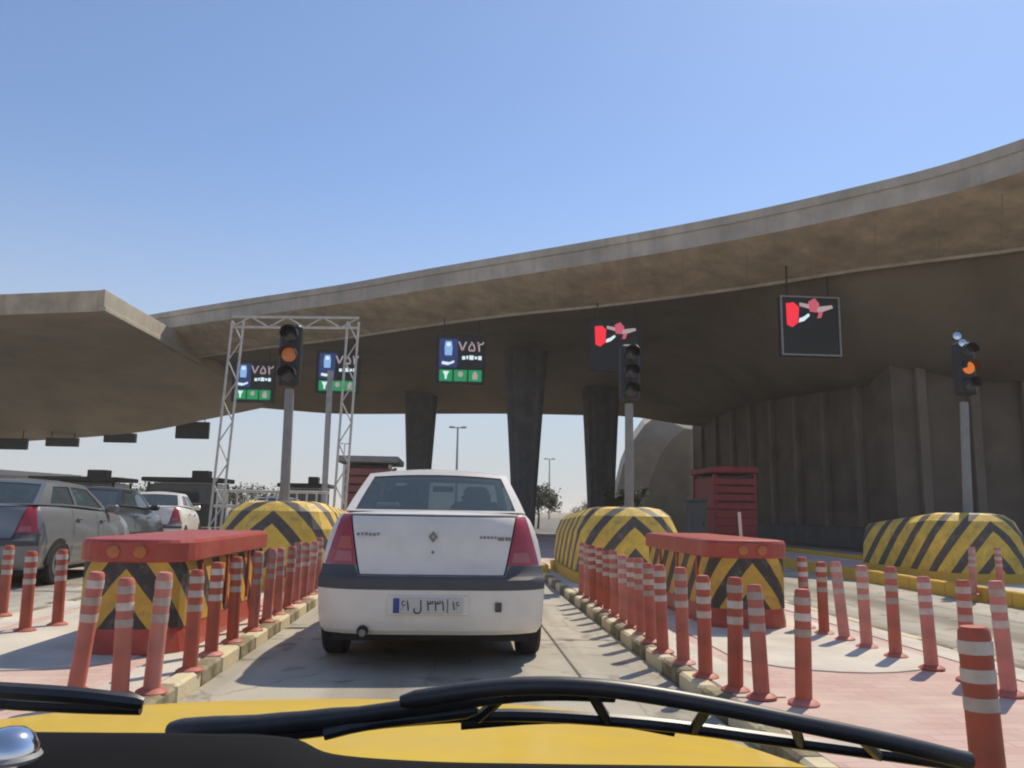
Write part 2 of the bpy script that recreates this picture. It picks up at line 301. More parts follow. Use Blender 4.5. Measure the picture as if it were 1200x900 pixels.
# ------------------------------------------------------------------ helpers
class MB:
    """Collects boxes, tubes, grids and prisms and links them as one mesh object."""
    def __init__(s): s.v = []; s.f = []; s.smooth = []
    def add(s, vs, fs, smooth=False):
        o = len(s.v); s.v += [tuple(v) for v in vs]
        s.f += [tuple(i + o for i in f) for f in fs]; s.smooth += [smooth] * len(fs); return s
    def box(s, c, size, ch=0.0, rz=0.0):
        hx, hy, hz = size[0] / 2, size[1] / 2, size[2] / 2
        ch = min(ch, hx * .9, hy * .9, hz * .9)
        if ch <= 0:
            vs = [(x, y, z) for z in (-hz, hz) for x, y in ((-hx, -hy), (hx, -hy), (hx, hy), (-hx, hy))]
            fs = [(0, 3, 2, 1), (4, 5, 6, 7), (0, 1, 5, 4), (1, 2, 6, 5), (2, 3, 7, 6), (3, 0, 4, 7)]
        else:
            ring = lambda a, b, z, k: [(-a + k, -b, z), (a - k, -b, z), (a, -b + k, z), (a, b - k, z), (a - k, b, z), (-a + k, b, z), (-a, b - k, z), (-a, -b + k, z)]
            rs = [ring(hx - ch, hy - ch, -hz, ch * .4), ring(hx, hy, -hz + ch, ch), ring(hx, hy, hz - ch, ch), ring(hx - ch, hy - ch, hz, ch * .4)]
            vs = sum(rs, []); fs = [tuple(reversed(range(8))), tuple(range(24, 32))]
            for k in range(3):
                for i in range(8): fs.append((k * 8 + i, k * 8 + (i + 1) % 8, k * 8 + 8 + (i + 1) % 8, k * 8 + 8 + i))
        cr, sr = math.cos(rz), math.sin(rz)
        return s.add([(c[0] + x * cr - y * sr, c[1] + x * sr + y * cr, c[2] + z) for x, y, z in vs], fs)
    def rings(s, rings, closed=True, cap0=True, cap1=True, smooth=False):
        n = len(rings[0]); vs = [p for r in rings for p in r]; fs = []
        for k in range(len(rings) - 1):
            for i in range(n if closed else n - 1):
                j = (i + 1) % n
                fs.append((k * n + i, k * n + j, (k + 1) * n + j, (k + 1) * n + i))
        s.add(vs, fs, smooth); o = len(s.v) - len(vs)
        if cap0: s.f.append(tuple(o + i for i in reversed(range(n)))); s.smooth.append(False)
        if cap1: s.f.append(tuple(o + (len(rings) - 1) * n + i for i in range(n))); s.smooth.append(False)
        return s
    def tube(s, pts, r, n=8, caps=True, flat=1.0):
        pts = [Vector(p) for p in pts]; rs = r if isinstance(r, (list, tuple)) else [r] * len(pts)
        rings = []; prev = None
        for i, p in enumerate(pts):
            t = (pts[min(i + 1, len(pts) - 1)] - pts[max(i - 1, 0)]).normalized()
            a = (Vector((0, 0, 1)) if abs(t.z) < 0.9 else Vector((0, 1, 0)))
            if prev is None: x = t.cross(a).normalized()
            else: x = (prev - t * prev.dot(t)).normalized()
            y = t.cross(x); prev = x
            rings.append([p + x * (rs[i] * math.cos(2 * math.pi * k / n)) + y * (rs[i] * flat * math.sin(2 * math.pi * k / n)) for k in range(n)])
        return s.rings(rings, True, caps, caps, True)
    def lathe(s, prof, n=16, c=(0, 0, 0)):
        rings = [[(c[0] + r * math.cos(2 * math.pi * k / n), c[1] + r * math.sin(2 * math.pi * k / n), c[2] + z) for k in range(n)] for r, z in prof]
        return s.rings(rings, True, True, True, True)
    def lathe_dir(s, prof, c, axis, n=20):
        """prof: (radius, distance along axis)."""
        ax = Vector(axis).normalized(); a = Vector((0, 0, 1)) if abs(ax.z) < .9 else Vector((0, 1, 0))
        x = ax.cross(a).normalized(); y = ax.cross(x); c = Vector(c)
        rings = [[c + ax * d + x * (r * math.cos(2 * math.pi * k / n)) + y * (r * math.sin(2 * math.pi * k / n)) for k in range(n)] for r, d in prof]
        return s.rings(rings, True, True, True, True)
    def grid(s, fn, us, vs, smooth=True, keep=None):
        pts = [fn(u, v) for v in vs for u in us]; n = len(us); fs = []
        for j in range(len(vs) - 1):
            for i in range(n - 1):
                if keep and not keep((us[i] + us[i + 1]) / 2, (vs[j] + vs[j + 1]) / 2): continue
                fs.append((j * n + i, j * n + i + 1, (j + 1) * n + i + 1, (j + 1) * n + i))
        return s.add(pts, fs, smooth)
    def prism(s, poly, z0, z1):
        return s.rings([[(x, y, z0) for x, y in poly], [(x, y, z1) for x, y in poly]])
    def build(s, name, m_, parent=None, loc=None, rz=0.0):
        me = bpy.data.meshes.new(name); me.from_pydata(s.v, [], s.f)
        me.polygons.foreach_set('use_smooth', s.smooth)
        me.materials.append(m_); me.update()
        if any(s.smooth): me.set_sharp_from_angle(angle=R(42))
        o = bpy.data.objects.new(name, me); col.objects.link(o)
        if parent: o.parent = parent
        if loc is not None: o.location = loc
        if rz: o.rotation_euler.z = rz
        return o

def thing(name, label, cat, loc=(0, 0, 0), rz=0.0, group=None):
    o = bpy.data.objects.new(name, None); col.objects.link(o); o.empty_display_size = 0.2
    o.location = loc; o.rotation_euler = (0, 0, rz); o['label'] = label; o['category'] = cat
    if group: o['group'] = group
    return o
def struct(o): o['kind'] = 'structure'; return o
def tag(o, label, cat, group=None):
    o['label'] = label; o['category'] = cat
    if group: o['group'] = group
    return o
def copy_tree(o, parent=None):
    c = o.copy(); col.objects.link(c)
    if parent: c.parent = parent
    for ch in list(o.children): copy_tree(ch, c)
    return c
def lerp(a, b, t): return a + (b - a) * t
def tab(x, xs, ys):
    if x <= xs[0]: return ys[0]
    for i in range(len(xs) - 1):
        if x <= xs[i + 1]: return lerp(ys[i], ys[i + 1], (x - xs[i]) / (xs[i + 1] - xs[i]))
    return ys[-1]
def span(a, b, n): return [lerp(a, b, i / n) for i in range(n + 1)]
def catmull(P, n):
    """Smooth polyline through P, n+1 samples evenly in parameter."""
    out = []
    for i in range(n + 1):
        t = i / n * (len(P) - 1); k = min(int(t), len(P) - 2); u = t - k
        p0, p1, p2, p3 = P[max(k - 1, 0)], P[k], P[k + 1], P[min(k + 2, len(P) - 1)]
        out.append(0.5 * ((2 * p1) + (p2 - p0) * u + (2 * p0 - 5 * p1 + 4 * p2 - p3) * u * u + (3 * p1 - p0 - 3 * p2 + p3) * u ** 3))
    return out
ORD = 'first second third fourth fifth sixth seventh eighth ninth tenth eleventh twelfth thirteenth fourteenth fifteenth sixteenth seventeenth eighteenth nineteenth twentieth'.split()

# ------------------------------------------------------------------ ground, lanes, islands
g = MB(); g.grid(lambda x, y: (x, y, -0.02), [-1500, -400, -80, 80, 400, 1500], [-400, -30, 90, 400, 1500], False)
struct(g.build('ground', M['earth']))
g = MB(); g.grid(lambda x, y: (x, y, -0.008), [-70, 0, 70], [-20, 0, 40, 160], False)
struct(g.build('asphalt_road', M['asphalt']))
PITCHX, ISL = 5.97, [-14.95, -8.98, -3.02, 2.95, 8.92]      # island centre lines
HALF = 1.36
Y0, Y1 = 2.3, 44.0
JX = 0.95
for i, cx in enumerate(ISL + [ISL[-1] + PITCHX]):
    a = cx - PITCHX + HALF + 0.006; b_ = cx - HALF - 0.006
    bed = MB().box(((a + b_) / 2, 16, -0.05), (b_ - a, 58, 0.09)).build('lane', M['joint']); struct(bed)
    jx = JX if i == 3 else (a + b_) / 2 + 0.6
    y = -9.0
    while y < 44:
        L = 4.2
        for xa, xb in ((a, jx - 0.008), (jx + 0.008, b_)):
            z = random.uniform(-0.002, 0.002)
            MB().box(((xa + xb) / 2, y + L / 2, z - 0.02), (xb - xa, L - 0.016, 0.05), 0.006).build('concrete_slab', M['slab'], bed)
        y += L
def island_outline(cx, hw, y0, y1, r):
    p = [(cx - hw, y1), (cx - hw, y0 + r)]
    p += [(cx - hw * math.cos(a), y0 + r - r * math.sin(a)) for a in span(0, math.pi, 12)[1:-1]]
    return p + [(cx + hw, y0 + r), (cx + hw, y1)]
for i, cx in enumerate(ISL):
    y0 = Y0 if abs(cx) < 4 else Y0 + 1.0
    isl = struct(MB().prism(island_outline(cx, HALF - 0.13, y0 + .13, Y1, 1.0), -0.1, 0.10).build('traffic_island', M['pavers']))
    # pale cement margin inside the kerb and round the barrier
    g = MB()
    for s in (-1, 1):
        g.box((cx + s * (HALF - 0.13 - 0.16), 20, 0.104), (0.30, 30, 0.008))
    g.prism(island_outline(cx, 0.78, 5.75, 16.0, 0.7), 0.098, 0.109)
    g.build('cement_margin', M['pad'], isl)
    # kerb stones
    base = {}
    for s in (-1, 1):
        y = y0 + 1.0; k = 0
        while y < 30:
            L = 0.5 if y < 15 else 1.5
            tall = 0.16 if y < 14.5 else 0.30
            m_ = (M['kerb_dark'] if k % 2 else M['kerb_cream']) if y < 14.5 else M['kerb_yellow']
            if i == 4 and s == -1: m_ = M['kerb_yellow']; tall = 0.27
            key = (m_.name, L)
            if key not in base:
                o = MB().box((0, 0, tall / 2 - 0.05), (0.13, L - 0.012, tall), 0.018).build('kerb_stone', m_, isl); base[key] = o
            else:
                o = base[key].copy(); col.objects.link(o); o.parent = isl
            o.location = (cx + s * (HALF - 0.065) + random.uniform(-.006, .006), y + L / 2, random.uniform(-.006, .004))
            y += L; k += 1
    for k, a in enumerate(span(0, math.pi, 8)[:-1]):
        a += math.pi / 16
        o = MB().box((0, 0, 0.03), (0.13, 0.46, 0.16), 0.018).build('kerb_stone', M['kerb_cream'] if k % 2 else M['kerb_dark'], isl)
        o.location = (cx - (HALF - .065) * math.cos(a), y0 + 1.0 - .935 * math.sin(a), 0)
        o.rotation_euler.z = math.atan2((HALF - .065) * math.sin(a), -.935 * math.cos(a)) - math.pi / 2

# ------------------------------------------------------------------ toll canopies
N = 48
fpx = [(1330, 118), (1200, 165), (1100, 197), (1000, 222), (900, 245), (800, 265), (700, 283), (600, 300), (500, 317), (400, 335), (300, 350), (230, 361), (165, 372)]
rpx = [(1330, 268), (1200, 290), (1100, 303), (1000, 316), (900, 332), (800, 346), (700, 358), (600, 368), (500, 381), (400, 396), (300, 408), (230, 418), (165, 428)]
Fp = catmull([at_z(x, y, 11.0) for x, y in fpx], N)
Rp = catmull([at_z(x, y, 9.3) for x, y in rpx], N)
back_px = [(1330, 505), (1200, 500), (1100, 498), (1000, 496), (900, 492), (800, 489), (700, 487), (600, 485), (500, 485), (400, 485), (340, 481), (280, 476), (215, 472)]
back_Y = [46, 47, 47, 47.5, 48, 48, 48.5, 49, 50, 51, 52, 53, 54]
Bp = catmull([at_y(x, y, yy) for (x, y), yy in zip(back_px, back_Y)], N)
def section(i):
    f, r, b = Fp[i], Rp[i], Bp[i]
    out = [f, f + Vector((0, 0, -0.82))]
    fb = f + Vector((0.0, 0.03, -0.84))
    for t in span(0, 1, 6)[1:]:
        p = fb.lerp(r, t); p.z = lerp(fb.z, r.z, t ** 0.8); out.append(p)
    r2 = r + (b - r).normalized() * 0.22 + Vector((0, 0, 0.16)); out.append(r2)
    lip = len(out)
    for t in span(0, 1, 14)[1:]:
        p = r2.lerp(b, t); p.z = r2.z + (b.z - r2.z) * t ** 2.4
        q = max(0.0, min(1.0, (p.x - 9.8) / 5.2)); q = q * q * (3 - 2 * q) * min(1, t / .09) * (1 - .6 * t)
        p.z = lerp(p.z, 5.6, q); out.append(p)
    bt = b + Vector((0, 0.25, 0.9)); out.append(bt)
    for t in (0.3, 0.6, 0.85):
        p = bt.lerp(f, t); p.z += 0.9 * math.sin(math.pi * t); out.append(p)
    return out, lip
canopy = thing('toll_canopy', 'long curved concrete toll plaza canopy sweeping up over the lanes on dark columns', 'canopy')
secs = [section(i)[0] for i in range(N + 1)]; LIP = section(0)[1]
def strip(a, b, name, m_, close=False):
    mb = MB(); mb.rings([[s[k] for k in range(a, b)] for s in secs], False, False, False, True); return mb.build(name, m_, canopy)
nsec = len(secs[0])
strip(0, 2, 'fascia', M['fascia'])
strip(1, LIP, 'edge_beam', M['concrete'])
OUT = Vector((-0.48, -0.87, 0))
mb = MB(); mb.rings([[s[0] + OUT * a + Vector((0, 0, z)) for a, z in ((.07, .04), (.07, -.24), (.0, -.27), (-.25, -.27), (-.25, .04))] for s in secs], True, True, True, False); mb.build('coping', M['fascia'], canopy)
mb = MB(); mb.tube([s[LIP - 2] + Vector((0, 0.02, -0.02)) for s in secs], 0.075, 6); mb.build('highlight_ledge', M['fascia'], canopy)  # paler ledge added to put an edge highlight along the ridge
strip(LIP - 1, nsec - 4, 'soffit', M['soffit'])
mb = MB(); mb.rings([[s[k] for k in list(range(nsec - 5, nsec)) + [0]] for s in secs], False, False, False, True); mb.build('roof', M['fascia'], canopy)
mb = MB(); n_ = nsec
mb.add(secs[0], [tuple(range(n_))]); mb.add(secs[-1], [tuple(reversed(range(n_)))]); mb.build('end_wall', M['fascia'], canopy)
M['pour'] = mat('pour_joint_edge', (0.40, 0.335, 0.25), 0.9, var=0.2)
for i in range(2, N, 3):
    MB().tube([p + Vector((0, .008, .008)) for p in secs[i][2:LIP - 1]], 0.015, 5).build('pour_joint', M['pour'], canopy)
def soffit_z(X, Y):
    best, bz = 1e9, 9.0
    for s in secs:
        for p in s[LIP - 1:nsec - 4]:
            d = (p.x - X) ** 2 + (p.y - Y) ** 2
            if d < best: best, bz = d, p.z
    return bz
# columns, flared at the head, with shallow flutes
for (px, yy, wt, wb) in ((614, 40, 2.25, 1.05), (490.5, 48, 2.0, 1.15), (704, 45, 2.1, 1.35)):
    X = at_y(px, 560, yy).x; zt = soffit_z(X, yy) + 0.35
    rings = []
    for t in span(0, 1, 10):
        hw_ = lerp(wb, wt, t ** 1.15) / 2
        ring = []
        for k in range(24):
            a = 2 * math.pi * k / 24; e = 0.55
            c, s = math.cos(a), math.sin(a); fl = 0.90 if k % 3 == 1 else 1.0
            ring.append((X + hw_ * fl * math.copysign(abs(c) ** e, c), yy + hw_ * .75 * fl * math.copysign(abs(s) ** e, s), t * zt))
        rings.append(ring)
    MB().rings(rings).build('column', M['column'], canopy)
# ribbed side wall
WX = 15.0
wy0, wy1 = 26.8, 50.5
mb = MB()
mb.grid(lambda y, t: (WX, y, 0.8 + t * (soffit_z(WX, y) + 0.3 - 0.8)), span(wy0, wy1, 24), span(0, 1, 3), False)
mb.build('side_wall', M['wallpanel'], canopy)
mb = MB().box((WX + 0.2, (wy0 + wy1) / 2, 0.4), (0.7, wy1 - wy0, 0.8), 0.03); mb.build('plinth', M['column'], canopy)
y = 29.0
while y < wy1:
    zt = soffit_z(WX, y)
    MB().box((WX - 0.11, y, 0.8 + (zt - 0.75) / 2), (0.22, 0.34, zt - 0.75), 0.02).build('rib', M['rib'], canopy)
    y += 2.75
# return wall that closes the end towards the road
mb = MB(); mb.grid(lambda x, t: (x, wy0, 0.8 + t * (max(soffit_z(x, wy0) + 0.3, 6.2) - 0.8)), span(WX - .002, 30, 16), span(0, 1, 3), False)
mb.build('end_panel', M['wallpanel'], canopy)
MB().box((23.0, wy0 + .06, 0.4), (15.2, 0.5, 0.79), 0.03).build('plinth', M['column'], canopy)
for k in range(5):
    x = WX + 1.0 + k * 1.9; zt = soffit_z(x, wy0)
    MB().box((x, wy0 - .10, 0.8 + (zt - .75) / 2), (.34, .2, zt - .75), .02).build('rib', M['rib'], canopy)
# end buttress where the shell comes down to the ground
edge = [(772, 486), (757, 497), (742, 518), (731, 545), (724, 575), (721, 606)]
L_ = [at_y(x, y_, 51.0) for x, y_ in edge]; L2 = [at_y(x - 4, y_ - 6, 58.0) for x, y_ in edge]
top_r = at_y(830, 500, 51.0)
mb = MB(); n_ = len(L_)
zr = lambda z: max(0, z - 1.0)
rings = []
for a, b in zip(L_, L2):
    za, zb = max(a.z, -0.05), max(b.z, -0.05)
    fold = Vector((min(a.x + 1.6, 15.6), 50.6, max(za - 0.9, -0.05) if za > 0.3 else -0.05))
    rings.append([(b.x, 58.0, zb), (a.x, 51.3, za), tuple(fold), (16.2, 50.7, max(za - 1.0, -.05)), (16.2, 58.0, max(za - 1.0, -.05))])
mb.rings(rings, True, True, True, False); mb.build('buttress', M['buttress'], canopy)

# left canopy: a separate shell whose end face catches the sun
lc = thing('toll_canopy', 'separate concrete canopy shell with a sunlit square end face beside the long curved one', 'canopy')
zt_, zb_ = 10.0, 9.1
c0 = at_z(120, 340, zt_); c1 = at_z(234, 407, zt_)
fl = [at_z(x, y_, zt_) for x, y_ in ((120, 340), (60, 342.5), (0, 345), (-80, 348), (-180, 352))]
bpts = [at_y(x, y_, yy) for x, y_, yy in ((312, 477, 48.5), (240, 492, 51.0), (160, 507, 53), (30, 517, 55), (-180, 527, 58))]
mid = [c1 + Vector((0, 0, -1.1))] + [fl[k].lerp(bpts[k], 0.6) for k in range(1, 5)]
NL = 24
Fl, Ml, Bl = catmull(fl, NL), catmull(mid, NL), catmull(bpts, NL)
def lsec(i):
    f, b = Fl[i], Bl[i]; f2 = f + Vector((0, 0.03, -0.9)); m_ = Ml[i].copy()
    q = i / NL
    m_.z = lerp(zb_ - 0.15, zb_ - 0.9, min(1, q * 2))
    out = [f, f2]
    for t in span(0, 1, 7)[1:]:
        p = f2.lerp(m_, t); p.z = f2.z + (m_.z - f2.z) * t ** 1.5; out.append(p)
    for t in span(0, 1, 7)[1:]:
        p = m_.lerp(b, t); p.z = m_.z + (b.z - m_.z) * (t ** 1.3); out.append(p)
    out.append(b + Vector((0, 0.2, 0.7)))
    mt = Ml[i].copy(); mt.z = zt_ - (0.1 if i < 2 else 0.0); out.append(mt)
    return out
ls = [lsec(i) for i in range(NL + 1)]; nl = len(ls[0])
for a, b, nm, mm in ((0, 2, 'fascia', 'concrete'), (1, nl - 2, 'soffit', 'soffit2')):
    if mm == 'soffit2':
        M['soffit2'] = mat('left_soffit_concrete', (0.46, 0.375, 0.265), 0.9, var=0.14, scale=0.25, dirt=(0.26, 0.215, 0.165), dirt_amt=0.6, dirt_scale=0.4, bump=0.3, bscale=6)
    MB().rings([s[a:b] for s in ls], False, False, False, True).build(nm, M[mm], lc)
MB().rings([s[nl - 3:] + [s[0]] for s in ls], False, False, False, True).build('roof', M['fascia'], lc)
# squared end face with a proud coping lip
e0, e1 = Fl[0], Vector((Ml[0].x, Ml[0].y, zt_))
d_ = (e1 - e0); d_.z = 0; L = d_.length
mb = MB(); mb.box(((e0.x + e1.x) / 2 + 0.06, (e0.y + e1.y) / 2, zt_ - 0.33), (0.16, L + 0.1, 0.72), 0.02, math.atan2(d_.y, d_.x) - math.pi / 2)
M['endface'] = mat('end_face_concrete', (0.50, 0.44, 0.34), 0.85, var=0.1, scale=1.0, dirt=(0.3, 0.26, 0.2), dirt_amt=0.5, dirt_scale=1.2, bump=0.3)
mb.build('end_face', M['endface'], lc)
MB().box(((e0.x + e1.x) / 2 + 0.10, (e0.y + e1.y) / 2, zt_ - 0.80), (0.24, L + 0.14, 0.2), 0.02, math.atan2(d_.y, d_.x) - math.pi / 2).build('end_lip', M['endface'], lc)
MB().add(ls[0], [tuple(range(nl))]).build('end_wall', M['soffit2'], lc)
# a massive pier far to the left carries it down, outside the frame
MB().box((-33, 52, 3.6), (3.0, 5.0, 7.4), 0.2).build('pier', M['column'], lc)

# ------------------------------------------------------------------ overhead displays
def quadmesh(pts, y=-0.004, th=0.006):
    """A flat polygon (x, z) facing -y with a little thickness."""
    mb = MB(); mb.rings([[(x, y, z) for x, z in pts], [(x, y + th, z) for x, z in pts]], True, True, True); return mb
def rect(x0, x1, z0, z1): return [(x0, z0), (x1, z0), (x1, z1), (x0, z1)]
def disc(cx, cz, rx, rz_, n=14): return [(cx + rx * math.cos(2 * math.pi * k / n), cz + rz_ * math.sin(2 * math.pi * k / n)) for k in range(n)]
def text_mesh(body, size, name, m_, parent, loc, sx=1.0):
    cu = bpy.data.curves.new(name, 'FONT'); cu.body = body; cu.size = size; cu.align_x = 'CENTER'; cu.extrude = 0.002; cu.resolution_u = 3; cu.offset = 0.006 * size
    t = bpy.data.objects.new(name, cu); col.objects.link(t)
    dg = bpy.context.evaluated_depsgraph_get(); dg.update()
    me = bpy.data.meshes.new_from_object(t.evaluated_get(dg)); bpy.data.objects.remove(t)
    me.materials.clear(); me.materials.append(m_)
    o = bpy.data.objects.new(name, me); col.objects.link(o); o.parent = parent
    o.rotation_euler = (R(90), 0, 0); o.location = loc; o.scale = (sx, 1, 1)
    return o
def display(px, py, Y, w_, h_, label, kind, frame=False):
    c = at_y(px, py, Y)
    t = thing('led_display', label, 'display', (c.x, Y, c.z), 0.0, 'displays hanging under the toll canopies')
    hw_, hh = w_ / 2, h_ / 2
    MB().box((0, 0.14, 0), (w_, 0.26, h_), 0.02).build('cabinet', M['black_metal'], t)
    zs = soffit_z(c.x, Y) if kind != 'back' else c.z + hh + 0.3
    for s in (-1, 1):
        ln = max(0.3, zs - (c.z + hh) + 0.25)
        MB().box((s * hw_ * 0.7, 0.14, hh + ln / 2 - 0.01), (0.045, 0.045, ln)).build('hanger', M['black_metal'], t)
    if kind == 'back': return t
    MB().box((0, 0.0, 0), (w_ - 0.10, 0.03, h_ - 0.10)).build('screen', M['screen'], t)
    fm = MB(); fw_ = 0.05
    for s in (-1, 1):
        fm.box((s * (hw_ - fw_ / 2 + .002), -0.01, 0), (fw_, 0.06, h_ + .004)); fm.box((0, -0.01, s * (hh - fw_ / 2 + .001)), (w_ - 2 * fw_ - .004, 0.056, fw_))
    fm.build('bezel', M['galv'] if frame else M['black_metal'], t)
    Yf = -0.022
    if kind == 'green':
        for k in range(3):
            x = (k - 1) * w_ * 0.29
            q = quadmesh(rect(x - w_ * .13, x + w_ * .13, -hh * .86, -hh * .40), Yf).build('green_tile', M['led_green'], t)
            z = -hh * .62
            fig = [(x - .14, z + .17), (x + .14, z + .17), (x + .05, z - .02), (x + .04, z - .17), (x - .04, z - .17), (x - .05, z - .02)] if k == 0 else disc(x, z + .05, .11, .12) if k == 1 else [(x - .10, z - .17), (x + .10, z - .17), (x + .12, z), (x + .05, z + .17), (x - .05, z + .17), (x - .12, z)]
            quadmesh(fig, Yf - .008).build('arrow_symbol', M['led_dimwhite'] if k else M['led_white'], q)
        b = quadmesh(rect(-hw_ * .86, -hw_ * .14, -hh * .30, hh * .86), Yf).build('blue_panel', M['led_blue'], t)
        cx_ = -hw_ * .50
        quadmesh([(cx_ - .15, hh * .18), (cx_ + .15, hh * .18), (cx_ + .17, hh * .5), (cx_ + .13, hh * .76), (cx_ - .13, hh * .76), (cx_ - .17, hh * .5)], Yf - .008).build('card_symbol', M['led_paleblue'], b)
        quadmesh(disc(cx_, hh * .62, .10, .09), Yf - .014).build('symbol_head', M['led_white'], b)
        quadmesh([(cx_ - .28, -hh * .18), (cx_ - .02, -hh * .22), (cx_ + .25, -hh * .12), (cx_ + .26, -hh * .02), (cx_ + .05, -hh * .10), (cx_ - .26, -hh * .06)], Yf - .008).build('hand_symbol', M['led_white'], b)
        text_mesh('\u06f7\u06f5\u06f2', 0.62, 'numerals', M['led_dimwhite'], t, (hw_ * .40, Yf - .004, hh * .36), 1.15)
        for k, (a, b2) in enumerate(((0.02, .15), (.19, .27), (.31, .48), (.52, .62), (.66, .80))):
            quadmesh(rect(hw_ * a + .03, hw_ * b2 + .03, hh * .02 + (k % 2) * .03, hh * .16 + (k % 3) * .02), Yf).build('lettering', M['led_white'], t)
    elif kind == 'red':
        quadmesh([(-hw_ * .80, hh * .02), (-hw_ * .62, -hh * .06), (-hw_ * .42, hh * .10), (-hw_ * .38, hh * .62), (-hw_ * .55, hh * .78), (-hw_ * .82, hh * .74)], Yf).build('red_symbol', M['led_red'], t)
        quadmesh([(-hw_ * .40, hh * .10), (-hw_ * .22, hh * .16), (-hw_ * .02, hh * .34), (-hw_ * .06, hh * .42), (-hw_ * .24, hh * .30), (-hw_ * .38, hh * .24)], Yf).build('hand_symbol', M['led_white'], t)
        quadmesh([(-hw_ * .36, hh * .66), (hw_ * .12, hh * .54), (hw_ * .30, hh * .44), (hw_ * .78, hh * .62), (hw_ * .74, hh * .72), (hw_ * .34, hh * .66), (hw_ * .0, hh * .72), (-hw_ * .36, hh * .78)], Yf).build('arm_symbol', M['led_dimwhite'], t)
        quadmesh([(-hw_ * .02, hh * .48), (hw_ * .20, hh * .46), (hw_ * .32, hh * .74), (hw_ * .16, hh * .94), (-hw_ * .06, hh * .82)], Yf - .008).build('cross_symbol', M['led_pink'], t)
        quadmesh([(hw_ * .22, hh * .26), (hw_ * .36, hh * .28), (hw_ * .42, hh * .46), (hw_ * .30, hh * .50)], Yf - .008).build('cross_tail', M['led_pink'], t)
    return t
display(297, 447, 41.6, 2.1, 2.15, 'lit green and blue lane display farthest left, behind the lattice gantry leg', 'green')
display(396, 436, 39.2, 2.1, 2.15, 'lit green and blue lane display between the traffic signal and the gantry leg', 'green')
display(540, 422, 34.3, 2.15, 2.15, 'lit green and blue lane display hanging over the white sedan', 'green')
display(722, 405, 30.7, 2.05, 2.0, 'dark lane display with red symbol hanging beside the widest dark column', 'red')
display(950, 382, 25.7, 2.03, 2.03, 'dark lane display with red symbol and pale frame before the ribbed wall', 'red', True)
for px, py, w_, h_, nm in ((225, 504, 2.1, 1.1, 'largest dark unlit display hanging at the back edge of the separate canopy'), (140, 513, 2.0, .6, 'thin dark unlit display second from the largest one along the back canopy edge'),
                           (72, 518, 2.0, .55, 'thin dark unlit display third along the back edge of the separate canopy'), (10, 520, 2.2, .7, 'dark unlit display cut by the left edge, under the separate canopy')):
    display(px, py, 53.5, w_, h_, nm, 'back')

# ------------------------------------------------------------------ red bollards
def make_bollard():
    t = thing('bollard', '', 'bollard', (0, 0, 0), 0, 'red plastic bollards along the island kerbs')
    MB().lathe([(0.046, 0.02), (0.044, 0.70), (0.042, 0.735), (0.034, 0.75)], 16).build('post', M['red_plastic'], t)
    MB().lathe([(0.085, 0.0), (0.085, 0.013), (0.07, 0.024), (0.05, 0.036)], 16).build('base', M['red_plastic'], t)
    for z in (0.44, 0.545, 0.65):
        MB().lathe([(0.0442, z - 0.0005), (0.0464, z), (0.0464, z + 0.05), (0.0442, z + 0.0505)], 16).build('reflective_band', M['band'], t)
    return t
proto = [None]
def bollard(px, py, label, lean=(0, 0), h=1.0, z=0.104):
    p = at_z(px, py, z)
    if proto[0] is None: o = proto[0] = make_bollard()
    else: o = copy_tree(proto[0])
    o.location = p; o.rotation_euler = (lean[1], lean[0], random.uniform(0, 6)) if False else (R(lean[1]), R(lean[0]), 0)
    o.scale = (1.05, 1.05, h * 0.90); o['label'] = label
    return o
left_row = [(140, 818), (177, 812), (222, 787), (247, 768), (272, 753), (296, 739), (312, 729), (325, 720), (336, 713), (346, 707), (355, 702), (363, 697), (370, 692.5)]
bollard(88, 812, 'leaning red bollard with plain worn shaft, at the outer corner of the left barrier', (6, 2), 1.03)
for i, (x, y) in enumerate(left_row):
    bollard(x, y, '%s red bollard from the taxi in the row between left barrier and white sedan' % ORD[i], (random.uniform(-1.5, 3), random.uniform(-3, 3)), random.uniform(.97, 1.03))
right_row = [(942, 825), (893, 818), (862, 810), (827, 794), (801, 778), (777, 765), (763, 753), (752, 744), (741, 736), (731, 729), (721, 722.5), (712, 716.5), (704, 711), (696, 706), (689, 701.5), (682, 697)]
p0 = at_z(1166, 975, 0.104)
for i, (x, y) in enumerate([(1166, 975)] + right_row):
    lab = 'nearest thick looking red and white bollard close beside the wiper tip' if i == 0 else '%s red bollard from the taxi in the row right of the white sedan lane' % ORD[i]
    bo = bollard(x, y, lab, (random.uniform(-2.5, 1.0), random.uniform(-3, 3)), random.uniform(.97, 1.03))
    if i == 0: bo.scale = (1.28, 1.28, .93)
for i, (x, y) in enumerate([(1183, 815), (1137, 798), (1092, 784), (1050, 770), (1016, 759), (990, 750), (966, 743), (945, 736)]):
    bollard(x, y, '%s red bollard from the taxi in the row beside the right hand lane' % ORD[i], (random.uniform(-4, 0), random.uniform(-3, 3)), random.uniform(.97, 1.04))
for i, (x, y) in enumerate([(67, 733), (29, 740), (2, 722)]):
    bollard(x, y, ['red bollard next to the left barrier, beside the grey hatchback', 'red bollard in front of the grey hatchback, second from the left barrier', 'red bollard at the left edge, third from the left barrier'][i], (random.uniform(-2, 2), 0))
for i, (x, y) in enumerate([(1141, 697), (1174, 697)]):
    bollard(x, y, ['distant red bollard by the yellow kerb before the far right striped block', 'distant red bollard nearest the right edge before the striped block'][i], (random.uniform(-2, 2), 0))

